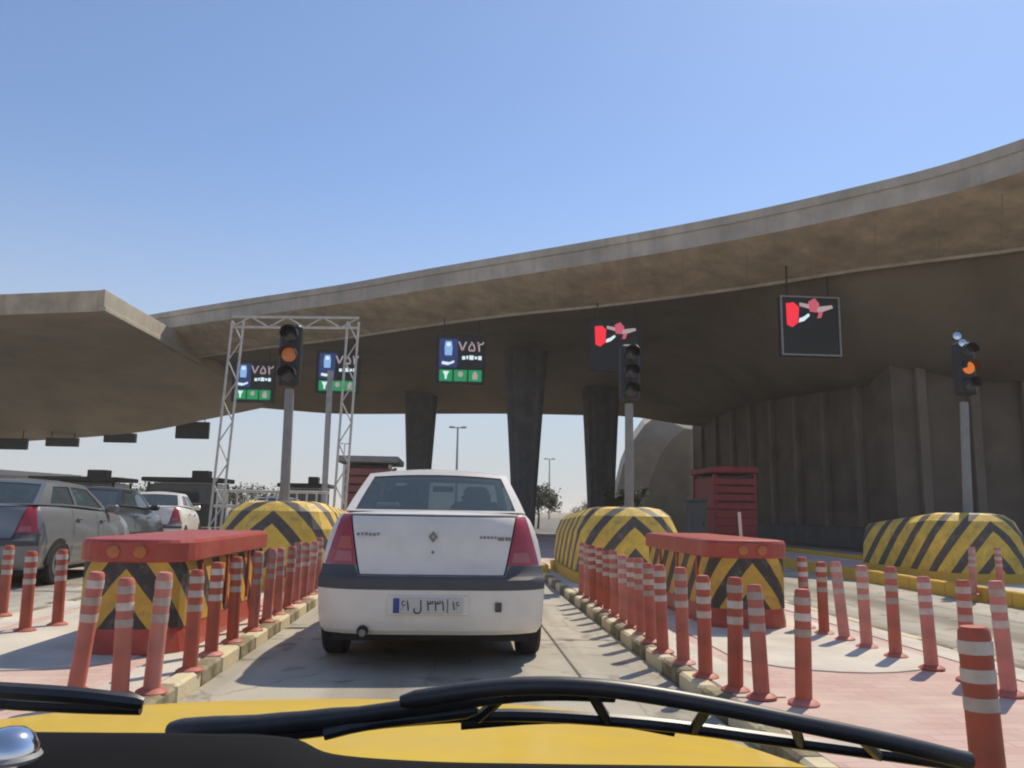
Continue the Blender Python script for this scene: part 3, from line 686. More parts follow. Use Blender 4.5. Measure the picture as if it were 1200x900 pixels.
# ------------------------------------------------------------------ crash barriers with red caps, striped blocks
def nose(hw_, L, r, n=14):
    """Plan outline: round nose at y=0, square tail at y=L."""
    p = []
    for k in range(n + 1):
        a = math.pi * k / n; c, s = -math.cos(a), math.sin(a)
        p.append((hw_ * math.copysign(abs(c) ** 0.82, c), r - r * abs(s) ** 0.82))
    return p + [(hw_, L), (-hw_, L)]
def barrier(X, Y, label, pole=False):
    t = thing('crash_barrier', label, 'barrier', (X, Y, 0.11), 0, 'red capped crash barriers on the islands')
    hw_, L = 0.41, 2.6
    b = nose(hw_ - .02, L, 0.26)
    MB().rings([[(x, y, z) for x, y in b] for z in (0.18, 0.70)]).build('chevron_body', M['chev_small'], t)
    o1 = nose(hw_, L, 0.30); o2 = nose(hw_ - .03, L, .28)
    MB().rings([[(x, y, 0) for x, y in o1], [(x, y, .05) for x, y in o1], [(x, y, .19) for x, y in o2], [(x, y, .23) for x, y in nose(hw_ - .05, L - .03, .25)]]).build('base', M['red_bright'], t)
    o3 = nose(hw_ + .02, L + .03, .33); o4 = nose(hw_ + .005, L + .01, .31); o5 = nose(hw_ - .06, L - .06, .27)
    sh = lambda o, d, z: [(x, y - d, z) for x, y in o]
    MB().rings([sh(o4, .01, .66), sh(o3, .02, .672), sh(o3, .02, .80), sh(o4, .005, .825), sh(o5, -.04, .835)]).build('cap', M['red_bright'], t)
    for s in (-1, 1):
        MB().lathe_dir([(0.047, 0.0), (0.047, 0.028), (0.032, 0.036)], (s * 0.095, 0.0, 0.738), (0, -1, 0), 14).build('reflector', M['reflector'], t)
    for s in (-1, 1):
        for k in range(3):
            MB().box((s * (hw_ - .012), 0.5 + k * 0.75, 0.46), (0.02, 0.05, 0.48), 0.004).build('side_strap', M['red_bright'], t)
    return t
pl = at_z(147, 768, 0.11); pr = at_z(884, 737, 0.11)
barrier(-2.40, pl.y, 'red capped barrier with yellow black chevrons beside the left bollard row')
barrier(pr.x, pr.y, 'red capped barrier with chevrons right of the sedan, pale stick behind its cap')
stick = at_y(868, 634, pr.y + 2.9)
tag(MB().tube([(0, 0, 0), (0.01, 0, 0.7), (-0.01, 0, stick.z + .38 - .11)], 0.022).build('marker_stick', M['pad'], None, (stick.x, pr.y + 2.9, 0.11)), 'pale thin marker stick standing behind the right red capped barrier', 'stick')

def block(X, Y, label, L=3.6, hw_=0.82, top=1.17, taper=.14):
    t = thing('bullnose_block', label, 'concrete block', (X, Y, 0.11), 0, 'yellow and black striped concrete blocks')
    rings = []
    for z, ins in ((0.0, 0.0), (0.40, 0.0), (top - .38, .03), (top - .14, .12), (top - .03, .25), (top, .42)):
        o = nose(hw_ - ins, L, 0.62)
        rings.append([(x * (1.0 if y < L * .9 else .96), y * (1 - ins * .12) + ins * .9, z * (1 - taper * max(0, (y - .8)) / L)) for x, y in o])
    mb = MB(); mb.rings(rings); mb.build('striped_body', M['chev_big'], t)
    o = nose(hw_ + .05, L + .05, .64)
    MB().rings([[(x, y - .04, z) for x, y in o] for z in (0, .16)]).build('footing', M['kerb_yellow'], t)
    return t
bl = at_y(316, 640, 11.2); br = at_y(745, 640, 12.3); bf = at_y(1163, 640, 13.4)
block(bl.x, 11.2, 'yellow and black chevron block behind the left red capped barrier')
block(br.x, 12.3, 'yellow and black chevron block between the sedan and the right red capped barrier')
block(bf.x, 13.3, 'yellow and black striped block beyond the right hand lane, under a leaning signal', L=3.0, taper=.24)
block(-9.0, 12.6, 'striped concrete block largely hidden behind the grey hatchback')

# ------------------------------------------------------------------ signals on poles
def signal(px_base, px_top, py_top, Y, label, heads, tilt_lamps=False):
    b = at_y(px_base, 590, Y); tp = at_y(px_top, py_top, Y)
    t = thing('traffic_signal', label, 'traffic signal', (b.x, Y, 0.11), 0, 'lane signals on grey poles')
    H = tp.z - 0.11; dx = tp.x - b.x
    MB().tube([(0, 0, 0), (dx * .75, 0, H * .74)], [0.085, 0.072], 12).build('pole', M['pole'], t)
    MB().lathe([(0.16, 0), (0.16, 0.03), (0.09, 0.06)], 12).build('base_plate', M['pole'], t)
    z1 = H; hgt = 1.0; zc = z1 - hgt / 2
    h = MB().box((dx, -0.02, zc), (0.34, 0.24, hgt), 0.04).build('housing', M['black_metal'], t)
    for k in range(3):
        z = z1 - 0.18 - k * 0.32
        m_ = (M['amber_lit'] if tilt_lamps else M['amber_dim']) if k == heads else M['lens_dark']
        l_ = MB().lathe_dir([(0.115, 0.0), (0.115, 0.02), (0.08, 0.04), (0.0, 0.05)], (dx, -0.142, z), (0, -1, 0), 18).build('lens', m_, t)
        v = MB(); n = 12
        ring = lambda r, y, z=z: [(dx + r * math.cos(a), y, z + r * math.sin(a)) for a in span(R(-10), R(190), n)]
        v.rings([ring(.125, -.14), ring(.128, -.32), ring(.137, -.32), ring(.137, -.14)], False, False, False, True); v.build('visor', M['black_metal'], t)
    if tilt_lamps:
        for k, (ox, oz) in enumerate(((-0.16, 0.18), (-0.06, 0.05))):
            MB().lathe_dir([(0.03, 0), (0.07, 0.06), (0.075, 0.14), (0.0, 0.15)], (dx + ox, -0.05, H + oz - .1), (-.3, -1, .1), 12).build('flood_lamp', M['chrome'], t)
        MB().tube([(dx, 0, H - .02), (dx - .06, 0, H + .08), (dx - .16, 0, H + .14)], 0.018, 8).build('lamp_bracket', M['black_metal'], t)
    return t
signal(334, 343, 382, 13.0, 'grey pole signal with amber lens framed by the white lattice gantry', 1)
signal(737, 737, 405, 13.9, 'dark unlit signal on a pale pole behind the chevron block right of the sedan', 9)
signal(1131, 1127, 402, 14.4, 'leaning signal with lit amber lens above the far right striped block', 1, True)

# white lattice gantry
def lattice(mb, a, b, wdt, side, r, step):
    a, b = Vector(a), Vector(b); d = (b - a); n = max(2, int(d.length / step)); sd = Vector(side) * wdt / 2
    for s in (-1, 1): mb.tube([a + sd * s, b + sd * s], r, 6)
    for k in range(n):
        s = 1 if k % 2 else -1
        mb.tube([a + d * (k / n) + sd * s, a + d * ((k + 1) / n) - sd * s], r * .6, 5)
GY = 14.6
ga, gb = at_y(256, 575, GY), at_y(399, 575, GY)
gt0, gt1 = at_y(279, 376, GY), at_y(414, 377, GY)
gan = thing('lattice_gantry', 'white steel lattice portal frame standing over the left island', 'gantry', ((ga.x + gb.x) / 2, GY, 0.11))
ox = (ga.x + gb.x) / 2
for b_, tp in ((ga, gt0), (gb, gt1)):
    mb = MB(); lattice(mb, (b_.x - ox - (tp.x - b_.x) * .35, 0, 0), (tp.x - ox, 0, tp.z - .11), 0.20, (1, 0, 0), 0.022, 0.35); mb.build('lattice_leg', M['white_steel'], gan)
mb = MB(); lattice(mb, (gt0.x - ox - .1, 0, gt0.z - .11 - .02), (gt1.x - ox + .1, 0, gt1.z - .11 - .02), 0.19, (0, 0, 1), 0.026, 0.3); mb.build('lattice_beam', M['white_steel'], gan)
# plain grey post and white railing behind the block
pp = at_y(380, 580, 21)
po = thing('steel_post', 'plain grey steel post standing behind the lattice gantry', 'post', (pp.x, 21, 0.11))
MB().tube([(0, 0, 0), (0, 0, 4.6)], 0.075, 12).build('shaft', M['galv'], po); MB().lathe([(.16, 0), (.16, .03), (.09, .05)], 12).build('base_plate', M['galv'], po)
rl0, rl1 = at_y(252, 575, 16.0), at_y(386, 574, 16.0)
rail = thing('railing', 'white pipe railing with upright bars behind the left chevron block', 'railing', ((rl0.x + rl1.x) / 2, 16.0, 0.11))
hw_ = (rl1.x - rl0.x) / 2
for z in (rl0.z - .11, rl0.z - .40, .5):
    MB().tube([(-hw_, 0, z), (hw_, 0, z)], .028, 8).build('rail', M['white_steel'], rail)
for k in range(12):
    x = -hw_ + .05 + k * (2 * hw_ - .1) / 11
    MB().tube([(x, 0, 0), (x, 0, rl0.z - .11)], .018, 6).build('upright', M['white_steel'], rail)

# ------------------------------------------------------------------ toll booths
def booth(X, Y, w_, d_, h_, label, body, roof, box=True, louvre=None, z0=0.10, trim=None):
    t = thing('toll_booth', label, 'toll booth', (X, Y, z0), 0, 'toll booths on the islands')
    wall = MB().box((0, d_ / 2, h_ * .25), (w_, d_, h_ * .5), 0.03).build('wall', body, t)
    MB().box((0, d_ / 2, h_ * .72), (w_ - .5, d_ - .5, h_ * .43)).build('interior', M['booth_dark'], t)
    for sx in (-1, 1):
        for yy in (0.06, d_ - .06):
            MB().box((sx * (w_ / 2 - .06), yy, h_ * .72), (.12, .12, h_ * .46 - .004), 0.01).build('corner_post', trim or body, t)
    for s, (c, sz) in enumerate((((0, .05, h_ * .71), (w_ - .24, .03, h_ * .40)), ((0, d_ - .05, h_ * .71), (w_ - .24, .03, h_ * .40)), ((-w_ / 2 + .05, d_ / 2, h_ * .71), (.03, d_ - .24, h_ * .40)), ((w_ / 2 - .05, d_ / 2, h_ * .71), (.03, d_ - .24, h_ * .40)))):
        if louvre and s == 0: continue
        MB().box(c, sz).build('side_panel' if louvre else 'window', body if louvre else M['booth_glass'], t)
    if louvre:
        for k in range(8):
            MB().box((0, .02, h_ * .12 + k * h_ * .105), (w_ - .10, .10, h_ * .085), 0.015).build('louvre_panel', louvre, t)
        MB().box((0, .08, h_ * .5), (w_ - .2, .06, h_ * .86)).build('back_panel', M['booth_roof'], t)
    ov = .12 if trim is M['booth_red'] else .5
    MB().box((0, d_ / 2, h_ + .02), (w_ + ov, d_ + ov, .22), 0.04).build('roof', roof, t)
    if box: MB().box((w_ * .18, d_ / 2, h_ + .33), (w_ * .24, .8, .42), 0.03).build('roof_unit', M['booth_roof'], t)
    return t
def booth_px(px, Y, w_, pytop, label, *a, **k):
    p = at_y(px, pytop, Y); return booth(p.x, Y, w_, 2.4, p.z - .25, label, *a, **k)
booth_px(432, 28, 1.6, 534, 'faded red louvred toll booth with grey roof left of the sedan roof', M['booth_lightred'], M['booth_grey'], box=False, louvre=M['booth_lightred'], trim=M['pad'])
booth_px(861, 26.3, 1.45, 546, 'dark red louvred toll booth before the ribbed wall', M['booth_red'], M['booth_red'], box=False, louvre=M['booth_red'], trim=M['booth_red'])
booth_px(355, 47, 2.3, 566, 'small dark toll booth with roof box between gantry legs', M['booth_dark'], M['booth_roof'])
booth_px(214, 44.5, 3.6, 559, 'wide olive toll booth with roof box under the separate canopy', M['booth_dark'], M['booth_roof'])
booth_px(88, 44, 4.0, 558, 'dark toll booth with roof box beyond the grey hatchback', M['booth_roof'], M['booth_roof'])
# pale cabinet beside the right booth
p = at_y(816, 612, 25.0)
cb = thing('control_cabinet', 'dull grey control cabinet beside the dark red booth', 'cabinet', (p.x, 25.0, 0.1))
MB().box((0, 0, .75), (.5, .5, 1.45), .03).build('body', M['cabinet'], cb); MB().box((0, 0, 1.51), (.58, .58, .08), .02).build('lid', M['cabinet'], cb)
MB().box((0, -.255, .78), (.4, .02, 1.2), .005).build('door', M['cabinet'], cb); MB().box((.14, -.275, .8), (.03, .03, .14), .004).build('handle', M['black_metal'], cb)

# ------------------------------------------------------------------ cars
def make_car(name, label, cat, loc, rz, paint, hatch=False, detail=False, group=None):
    t = thing(name, label, cat, loc, rz, group)
    ZS = [.25, .30, .40, .50, .585, .66, .70, .76, .85, .95, 1.05, 1.11, 1.145]
    HW = [.82, .85, .862, .868, .873, .873, .865, .858, .848, .828, .795, .765, .735]
    YR = [.06, .02, .005, 0, 0, .005, .05, .075, .09, .105, .125, .145, .175]
    hw_ = lambda z: tab(z, ZS, HW)
    y0 = lambda z: tab(z, ZS, YR)
    def rear(x, z, off=0.0):
        u = min(1, abs(x) / hw_(z)); return (x, y0(z) + .20 * u ** 5 - off, z)
    ytop_deck = 0.30 if hatch else 0.60
    LEN = 3.9 if hatch else 4.2
    ys = [0.0, .12, .3, .6, 1, 1.5, 2, 2.5, 3.0, 3.3, 3.6, 3.85, 4.05, 4.2]
    ys = [y / 4.2 for y in ys]
    ztop = lambda y: tab(y, [0, 1.0, LEN - 1.2, LEN - .4, LEN - .1, LEN], [1.145, 1.145, 1.06, .97, .86, .74])
    def side(q, t_, s=1, off=0.0):
        zr = .25 + t_ * (1.145 - .25)
        yr = y0(zr) + .20
        y = yr + q * (LEN - yr)
        z = .25 + t_ * (ztop(y) - .25)
        k = 1 - .16 * max(0, (y - (LEN - 1.0))) ** 2
        x = hw_(zr) * k + .012 * math.sin(math.pi * min(1, q * 1.3)) * (1 if .2 < t_ < .95 else 0)
        return (s * (x + off), y, z)
    ts = [(z - .25) / .895 for z in ZS]
    body = MB()
    for s in (-1, 1): body.grid(lambda q, t_: side(q, t_, s), ys, ts)
    us = [-1, -.97, -.93, -.88, -.8, -.6, -.3, 0, .3, .6, .8, .88, .93, .97, 1]
    body.grid(lambda u, z: (lambda p: (p[0], p[1] + (.012 if abs(u) < .9 else 0), p[2]))(rear(u * hw_(z), z)), us, ZS)
    def top(u, q):
        yr = y0(1.145) + .20 * abs(u) ** 5; ys_ = y0(1.145) + .20
        y = lerp(yr, LEN, q)
        yy = lerp(ys_, LEN, q)
        z = ztop(yy); xh = hw_(1.145) * (1 - .16 * max(0, (yy - (LEN - 1.0))) ** 2)
        rise = .035 * (1 - u * u) * min(1, q / .03)
        return (u * xh, y, z + rise)
    body.grid(top, us, [0, .008, .02, .05, .1, .2, .3, .45, .6, .7, .8, .88, .94, .98, 1])
    fr = [side(1, t_, -1) for t_ in ts] + [side(1, t_, 1) for t_ in reversed(ts)]
    body.add(fr, [tuple(range(len(fr)))])
    body.build('body', paint, t)
    # underside
    MB().box((0, LEN / 2, .225), (1.52, LEN - .5, .09)).build('underbody', M['rubber'], t)
    def patch(nm, m_, zs, xl, xr, off=.004, nx=10, parent=t, smooth=True):
        mb = MB(); fr_ = span(0, 1, nx)
        mb.grid(lambda u, z: rear(lerp(xl(z), xr(z), u), z, off), fr_, zs, smooth)
        # turned-in edge so that the panel has a visible thickness
        for z0_ in (zs[0], zs[-1]):
            mb.grid(lambda u, d: rear(lerp(xl(z0_), xr(z0_), u), z0_, off - d), fr_, [0, .014], False)
        for xf in (xl, xr):
            mb.grid(lambda z, d: rear(xf(z), z, off - d), zs, [0, .014], False)
        return mb.build(nm, m_, parent)
    iz = [.695, .76, .85, .95, 1.05, 1.10, 1.128]
    inner = lambda z: tab(z, [.69, .76, 1.145], [.555, .575, .655])
    outer = lambda z: tab(z, [.75, 1.145], [.838, .728])
    lid_top = 1.128
    patch('lid_seam', M['rubber'], [.69, .76, .85, .95, 1.05, 1.10, 1.136], lambda z: -inner(z) - .001, lambda z: inner(z) + .001, .0015, 14)
    patch('trunk_lid', paint, iz, lambda z: -inner(z) + .012, lambda z: inner(z) - .012, .006, 14)
    lz = [.765, .85, .95, 1.05, 1.11, 1.140]
    for s in (-1, 1):
        o = patch('tail_light', M['lamp_red'], lz, lambda z: s * inner(z), lambda z: s * outer(z), .010, 10)
        patch('reverse_lens', M['lamp_clear'], [.785, .82, .86], lambda z: s * (inner(z) + .03), lambda z: s * (outer(z) - .07), .014, 6, o)
        patch('indicator_lens', M['lamp_amber'] if s < 0 else M['lamp_red'], [.88, .92, .97], lambda z: s * (inner(z) + .02), lambda z: s * (outer(z) - .06), .014, 6, o)
    # dark bumper strip, rising under the lamps, and white lower bumper
    bmp = patch('bumper', M['bumper'], [.590, .62, .66, .684], lambda z: -hw_(z) * .999, lambda z: hw_(z) * .999, .022, 26)
    for s in (-1, 1):
        patch('bumper_corner', M['bumper'], [.685, .71, .735, .758], lambda z: s * tab(z, [.685, .76], [.56, .60]), lambda z: s * hw_(z) * .999, .018, 10, bmp)
    patch('lower_bumper', paint, [.285, .33, .40, .50, .56, .585], lambda z: -hw_(z) * .998, lambda z: hw_(z) * .998, .018, 26)
    # plate with lettering
    pz, py_ = .475, -.032
    MB().box((-.02, py_ + .006, pz), (.60, .012, .14), .003).build('plate_recess', paint, t)
    pt = MB().box((-.02, py_ - .006, pz), (.52, .012, .112), .003).build('licence_plate', M['plate_white'], t)
    MB().box((-.255, py_ - .0135, pz), (.045, .004, .106)).build('plate_band', M['plate_blue'], pt)
    if detail:
        text_mesh('\u06f6\u06f1 \u0644 \u06f3\u06f3\u06f1', .105, 'plate_lettering', M['plate_ink'], pt, (-.06, py_ - .013, pz - .034), 0.92)
        text_mesh('\u06f1\u06f6', .085, 'plate_lettering', M['plate_ink'], pt, (.187, py_ - .013, pz - .026), 1.0)
        MB().box((.125, py_ - .0135, pz), (.006, .004, .10)).build('plate_divider', M['plate_ink'], pt)
        # badge: a hollow diamond, with a keyhole below, and small model lettering
        bz = .975; yb = y0(bz) - .012
        dia = lambda a, b, y: [(0, y, bz + b), (a, y, bz), (0, y, bz - b), (-a, y, bz)]
        MB().rings([dia(.034, .044, yb), dia(.034, .044, yb - .010), dia(.016, .022, yb - .012), dia(.016, .022, yb)], True, False, False).build('badge', M['badge'], t)
        MB().lathe_dir([(.011, 0), (.011, .006), (.006, .008)], (0, y0(.86) - .006, .86), (0, -1, 0), 12).build('key_lock', M['badge'], t)
        x = -.585
        for w2 in (.022, .016, .02, .018, .02, .014):
            MB().box((x + w2 / 2, y0(.99) - .008, .99 + random.uniform(-.003, .003)), (w2, .006, .020)).build('model_lettering', M['badge'], t); x += w2 + .012
        x = .36
        for w2 in (.016, .02, .018, .02, .014, .05, .05):
            MB().box((x + w2 / 2, y0(.975) - .007 + .2 * (x / .83) ** 5, .975 if w2 < .04 else .965), (w2, .006, .018 if w2 < .04 else .026)).build('model_lettering', M['badge'], t); x += w2 + .010
        MB().box((.505, -.022, .465), (.05, .012, .07), .004).build('tow_cover', M['bumper'], t)
    MB().tube([(-.50, .05, .285), (-.50, -.015, .285)], .042, 14).build('exhaust_cover', M['rubber'], t)
    MB().tube([(-.50, .3, .27), (-.50, -.03, .275)], .026, 12).build('exhaust_pipe', M['badge'], t)
    # wheels
    for yy in (.80, LEN - .80):
        for s in (-1, 1):
            wl = MB().lathe_dir([(.20, -.09), (.28, -.095), (.305, -.07), (.305, .07), (.28, .095), (.20, .09)], (s * .735, yy, .305), (s, 0, 0), 24).build('wheel', M['rubber'], t)
            MB().lathe_dir([(.19, .085), (.185, .098), (.06, .085), (.05, .10), (.0, .102)], (s * .735, yy, .305), (s, 0, 0), 16).build('rim', M['badge'], wl)
            q_ = lambda y: (y - .25) / (LEN - .25)
            mb = MB(); arc = [(yy + .37 * math.cos(a), .305 + .37 * math.sin(a)) for a in span(0, math.pi, 14)]
            xx = s * .882
            mb.rings([[(xx, y, max(z, .25)) for y, z in arc], [(s * .70, y, max(z, .25)) for y, z in arc]], False, False, False, True)
            mb.add([(xx, y, z) for y, z in arc] , [tuple(range(len(arc)))]); mb.build('wheel_arch', M['rubber'], t)
            # wheel arch is dark; the wheel stands just proud of it
            wl.location.x += s * .055
    # greenhouse
    yb0, yt0 = (.30, .78) if hatch else (.62, 1.12)
    zb0, zt0 = 1.165, 1.495
    yb1, yt1 = LEN - 1.15, LEN - 1.85
    HB, HT = .745, .61
    def gh_rear(s, t_, off=0):
        z = lerp(zb0, zt0, t_); h = lerp(HB, HT, t_ ** 1.15); y = lerp(yb0, yt0, t_) - .05 * (1 - s * s) - off
        return (s * h, y, z + .03 * (1 - s * s) * t_)
    def gh_front(s, t_, off=0):
        z = lerp(1.07, zt0 - .01, t_); h = lerp(HB, HT, t_ ** 1.15); y = lerp(yb1, yt1, t_) + .10 * (1 - s * s) + off
        return (s * h, y, z + .03 * (1 - s * s) * t_)
    def gh_side(s):
        def fn(q, t_, off=0):
            a, b = gh_rear(s, t_), gh_front(s, t_)
            return (s * (abs(lerp(a[0], b[0], q)) + .02 * math.sin(math.pi * q) + off), lerp(a[1], b[1], q), lerp(a[2], b[2], q) + .02 * math.sin(math.pi * q))
        return fn
    fr = MB()
    S = [-1, -.965, -.93, -.9, -.6, -.3, 0, .3, .6, .9, .93, .965, 1]; T = [0, .04, .3, .6, .9, .95, 1]
    inw = lambda s, t_: abs(s) < .9 and .04 < t_ < .9
    fr.grid(gh_rear, S, T, True, lambda s, t_: not inw(s, t_))
    fr.grid(gh_front, S, T, True, lambda s, t_: not inw(s, t_))
    Q = [0, .06, .14, .3, .46, .50, .6, .8, .92, 1]; T2 = [0, .08, .4, .82, 1]
    ins = lambda q, t_: .08 < t_ < .82 and (.14 < q < .46 or .50 < q < .92)
    for s in (-1, 1): fr.grid(gh_side(s), Q, T2, True, lambda q, t_: not ins(q, t_))
    def roof(s, q):
        a, b = gh_rear(s, 1), gh_front(s, 1); sd = gh_side(1)(q, 1)[0]
        return (s * sd, lerp(a[1], b[1], q), lerp(a[2], b[2], q) + .02 * math.sin(math.pi * q) * 1 + .028 * math.sin(math.pi * min(1, max(0, q))) ** .5 * (1 - s * s))
    fr.grid(roof, S, [0, .03, .08, .2, .4, .6, .8, .92, 1])
    fr.build('cabin', paint, t)
    sub = lambda L_, lo, hi: [x for x in L_ if lo - 1e-6 <= x <= hi + 1e-6]
    MB().grid(lambda s, t_: gh_rear(s, t_, -.012), sub(S, -.93, .93), [.02, .04, .3, .6, .9, .925]).build('rear_window', M['rear_glass'], t)
    MB().grid(lambda s, t_: gh_front(s, t_, -.012), sub(S, -.93, .93), [.02, .3, .6, .9, .95]).build('windscreen', M['rear_glass'], t)
    for s in (-1, 1):
        f_ = gh_side(s)
        MB().grid(lambda q, t_: f_(q, t_, -.012), [.12, .3, .47], [.06, .4, .84]).build('side_window', M['rear_glass'], t)
        MB().grid(lambda q, t_: f_(q, t_, -.012), [.49, .6, .8, .93], [.06, .4, .84]).build('side_window', M['rear_glass'], t)
        # doors as thin raised panels with handles, and a mirror
        for q0, q1 in ((.27, .50), (.51, .735)):
            d = MB(); d.grid(lambda q, t_: side(q, t_, s, .006), [lerp(q0, q1, k / 4) for k in range(5)], [.18, .3, .5, .7, .9, .985]); d = d.build('door', paint, t)
            hp = side(q0 + .04, .80, s, .03)
            MB().box(hp, (.03, .16, .03), .01).build('handle', M['bumper'], d)
        mp = side(.66, 1.0, s, .10)
        MB().box((mp[0], mp[1], mp[2] + .06), (.20, .10, .13), .03).build('wing_mirror', paint, t)
    # what shows through the rear window
    MB().grid(lambda u, y: (u * .70, y, 1.186 if y < yt0 + .3 else 1.11), [-1, 0, 1], [yb0 + .04, yt0 + .2, yt0 + .31, yb1 - .1], False).build('parcel_shelf', M['seat'], t)
    for s in (-1, 1):
        st = MB().box((s * .36, yt0 + .35, 1.15), (.50, .16, .22), .05).build('seat_back', M['seat'], t)
        MB().box((s * .36, yt0 + .35, 1.29), (.26, .10, .15), .04).build('headrest', M['seat'], st)
        st = MB().box((s * .37, yt0 + 1.15, 1.12), (.48, .16, .30), .05).build('seat_back', M['seat'], t)
        MB().box((s * .37, yt0 + 1.17, 1.34), (.26, .10, .17), .04).build('headrest', M['seat'], st)
    MB().box((0, yb1 - .25, 1.12), (1.3, .4, .10), .04).build('dash_top', M['seat'], t)
    MB().box((.02, yt1 + .12, 1.40), (.22, .03, .06), .01).build('rear_view_mirror', M['seat'], t)
    if detail:
        MB().box((-.42, yb0 + .22, 1.215), (.20, .10, .05), .015).build('tissue_box', M['paper'], t)
        MB().tube([(.40, yb1 - .5, 1.20), (.50, yb1 - .52, 1.32), (.36, yb1 - .54, 1.38), (.22, yb1 - .52, 1.32), (.30, yb1 - .5, 1.20)], .015, 6).build('steering_wheel', M['seat'], t)
    return t
rc = at_z(504, 779, 0.0)
make_car('sedan', 'white sedan with tall red tail lights and dark bumper waiting in the lane', 'car', (rc.x, 6.28, 0.008), R(-0.3), M['white_paint'], detail=True)
make_car('hatchback', 'grey hatchback behind the left bollards, seen from the rear', 'car', (-6.75, 12.0, 0.008), 0, M['grey_paint'], hatch=True, group='cars queueing in the next lane')
make_car('sedan', 'black sedan queueing directly ahead of the grey hatchback', 'car', (-7.5, 16.6, 0.008), R(5), M['dark_paint'], group='cars queueing in the next lane')
make_car('sedan', 'white sedan in the far queue beyond the black one', 'car', (-8.0, 22.0, 0.008), R(9), M['white_paint'], group='cars queueing in the next lane')
make_car('hatchback', 'silver hatchback nearest the wide olive toll booth', 'car', (-8.9 + 2.5, 29.0, 0.008), 0, M['silver_paint'], hatch=True, group='cars queueing in the next lane')

# blue lorry far left
p = at_y(8, 560, 34)
lo = thing('lorry', 'blue lorry with pale roof at the left edge beyond the hatchback', 'lorry', (p.x, 34, 0.0))
MB().box((0, 2.6, 1.42), (2.4, 5.0, 1.3), .04).build('cargo_box', M['blue'], lo)
MB().box((0, 6.2, 1.25), (2.2, 1.8, 1.5), .12).build('cab', M['blue'], lo)
MB().box((0, 3.6, .62), (1.0, 7.0, .22), .02).build('chassis', M['rubber'], lo)
for s in (-1, 1):
    MB().box((s * .8, .12, .95), (.3, .05, .14), .02).build('tail_light', M['lamp_red'], lo)
    for yy in (1.4, 6.0): MB().lathe_dir([(.2, -.14), (.44, -.14), (.48, -.08), (.48, .08), (.44, .14), (.2, .14)], (s * .95, yy, .48), (s, 0, 0), 18).build('wheel', M['rubber'], lo)
for k in range(5):
    MB().box((-.96 + k * .48, .085, 1.42), (.05, .03, 1.25), .008).build('door_bar', M['galv'], lo)

# pale low hall far left and lamp posts
hall = at_y(-10, 550, 75)
ph = thing('low_building', 'pale low hall with a sloping roof at the far left', 'building', (hall.x, 75, 0))
MB().box((0, 4, 1.9), (14, 8, 3.8), .05).build('wall', M['pale_wall'], ph)
MB().rings([[(-8, -.6, 3.9), (8, -.6, 3.4), (8, -.6, 3.7), (-8, -.6, 4.6)], [(-8, 9, 3.9), (8, 9, 3.4), (8, 9, 3.7), (-8, 9, 4.6)]]).build('roof', M['pale_wall'], ph)
for k in range(5): MB().box((-5.6 + k * 2.8, -.02, 2.1), (1.6, .08, 1.2), .01).build('window', M['booth_glass'], ph)
def lamp_post(px, py_top, Y, label):
    p = at_y(px, py_top, Y)
    t = thing('lamp_post', label, 'lamp post', (p.x, Y, -0.01), 0, 'tall lamp posts beyond the plaza')
    MB().tube([(0, 0, 0), (0, 0, p.z)], [.16, .09], 8).build('pole', M['galv'], t)
    MB().tube([(-.8, 0, p.z), (.8, 0, p.z)], .06, 6).build('crossarm', M['galv'], t)
    for s in (-1, 1): MB().box((s * .62, -.05, p.z + .03), (.55, .3, .2), .03).build('lamp_head', M['galv'], t)
lamp_post(536.5, 501, 84, 'tall double headed lamp post seen above the sedan roof')
lamp_post(644, 538, 130, 'distant lamp post between the two right dark columns')
lamp_post(404, 520, 160, 'very distant lamp post beside the gantry leg')

# small trees
def tree(px, Y, pytop, label, spread, nl=420, seed=1):
    rnd = random.Random(seed); p = at_y(px, pytop, Y); H = p.z
    t = thing('small_tree', label, 'tree', (p.x, Y, -0.01), 0, 'small trees beyond the canopy')
    MB().tube([(0, 0, 0), (.06, 0, H * .3), (-.03, .02, H * .6), (0, 0, H * .85)], [.09, .07, .05, .02], 7).build('trunk', M['bark'], t)
    mb = MB(); br_ = MB()
    cl = []
    for k in range(9):
        a = rnd.uniform(0, 6.28); rr = spread * rnd.uniform(.2, .8); z = H * rnd.uniform(.45, .95)
        c = Vector((rr * math.cos(a), rr * math.sin(a), z)); cl.append(c)
        br_.tube([(0, 0, z * .7), c], [.03, .01], 5)
    br_.build('branch', M['bark'], t)
    for k in range(int(nl * 2.4)):
        c = rnd.choice(cl) + Vector((rnd.gauss(0, .22), rnd.gauss(0, .22), rnd.gauss(0, .2))) * spread * .9
        s = rnd.uniform(.08, .17) * (H / 3); u_ = Vector((rnd.gauss(0, 1), rnd.gauss(0, 1), rnd.gauss(0, 1))).normalized(); v_ = u_.orthogonal().normalized()
        mb.add([c - u_ * s, c + v_ * s * .5, c + u_ * s, c - v_ * s * .5], [(0, 1, 2, 3)])
    mb.build('crown', M['leaf'], t)
tree(631, 58, 571, 'dark small tree at the foot of the widest dark column', 1.5, 700, 3)
tree(748, 46, 572, 'slim dark shrub before the pale curved buttress', .55, 250, 5)
tree(683, 70, 590, 'low bush between the two right dark columns', 1.0, 350, 8)
tree(722, 40, 574, 'short bush beside the right dark column foot', .6, 250, 11)

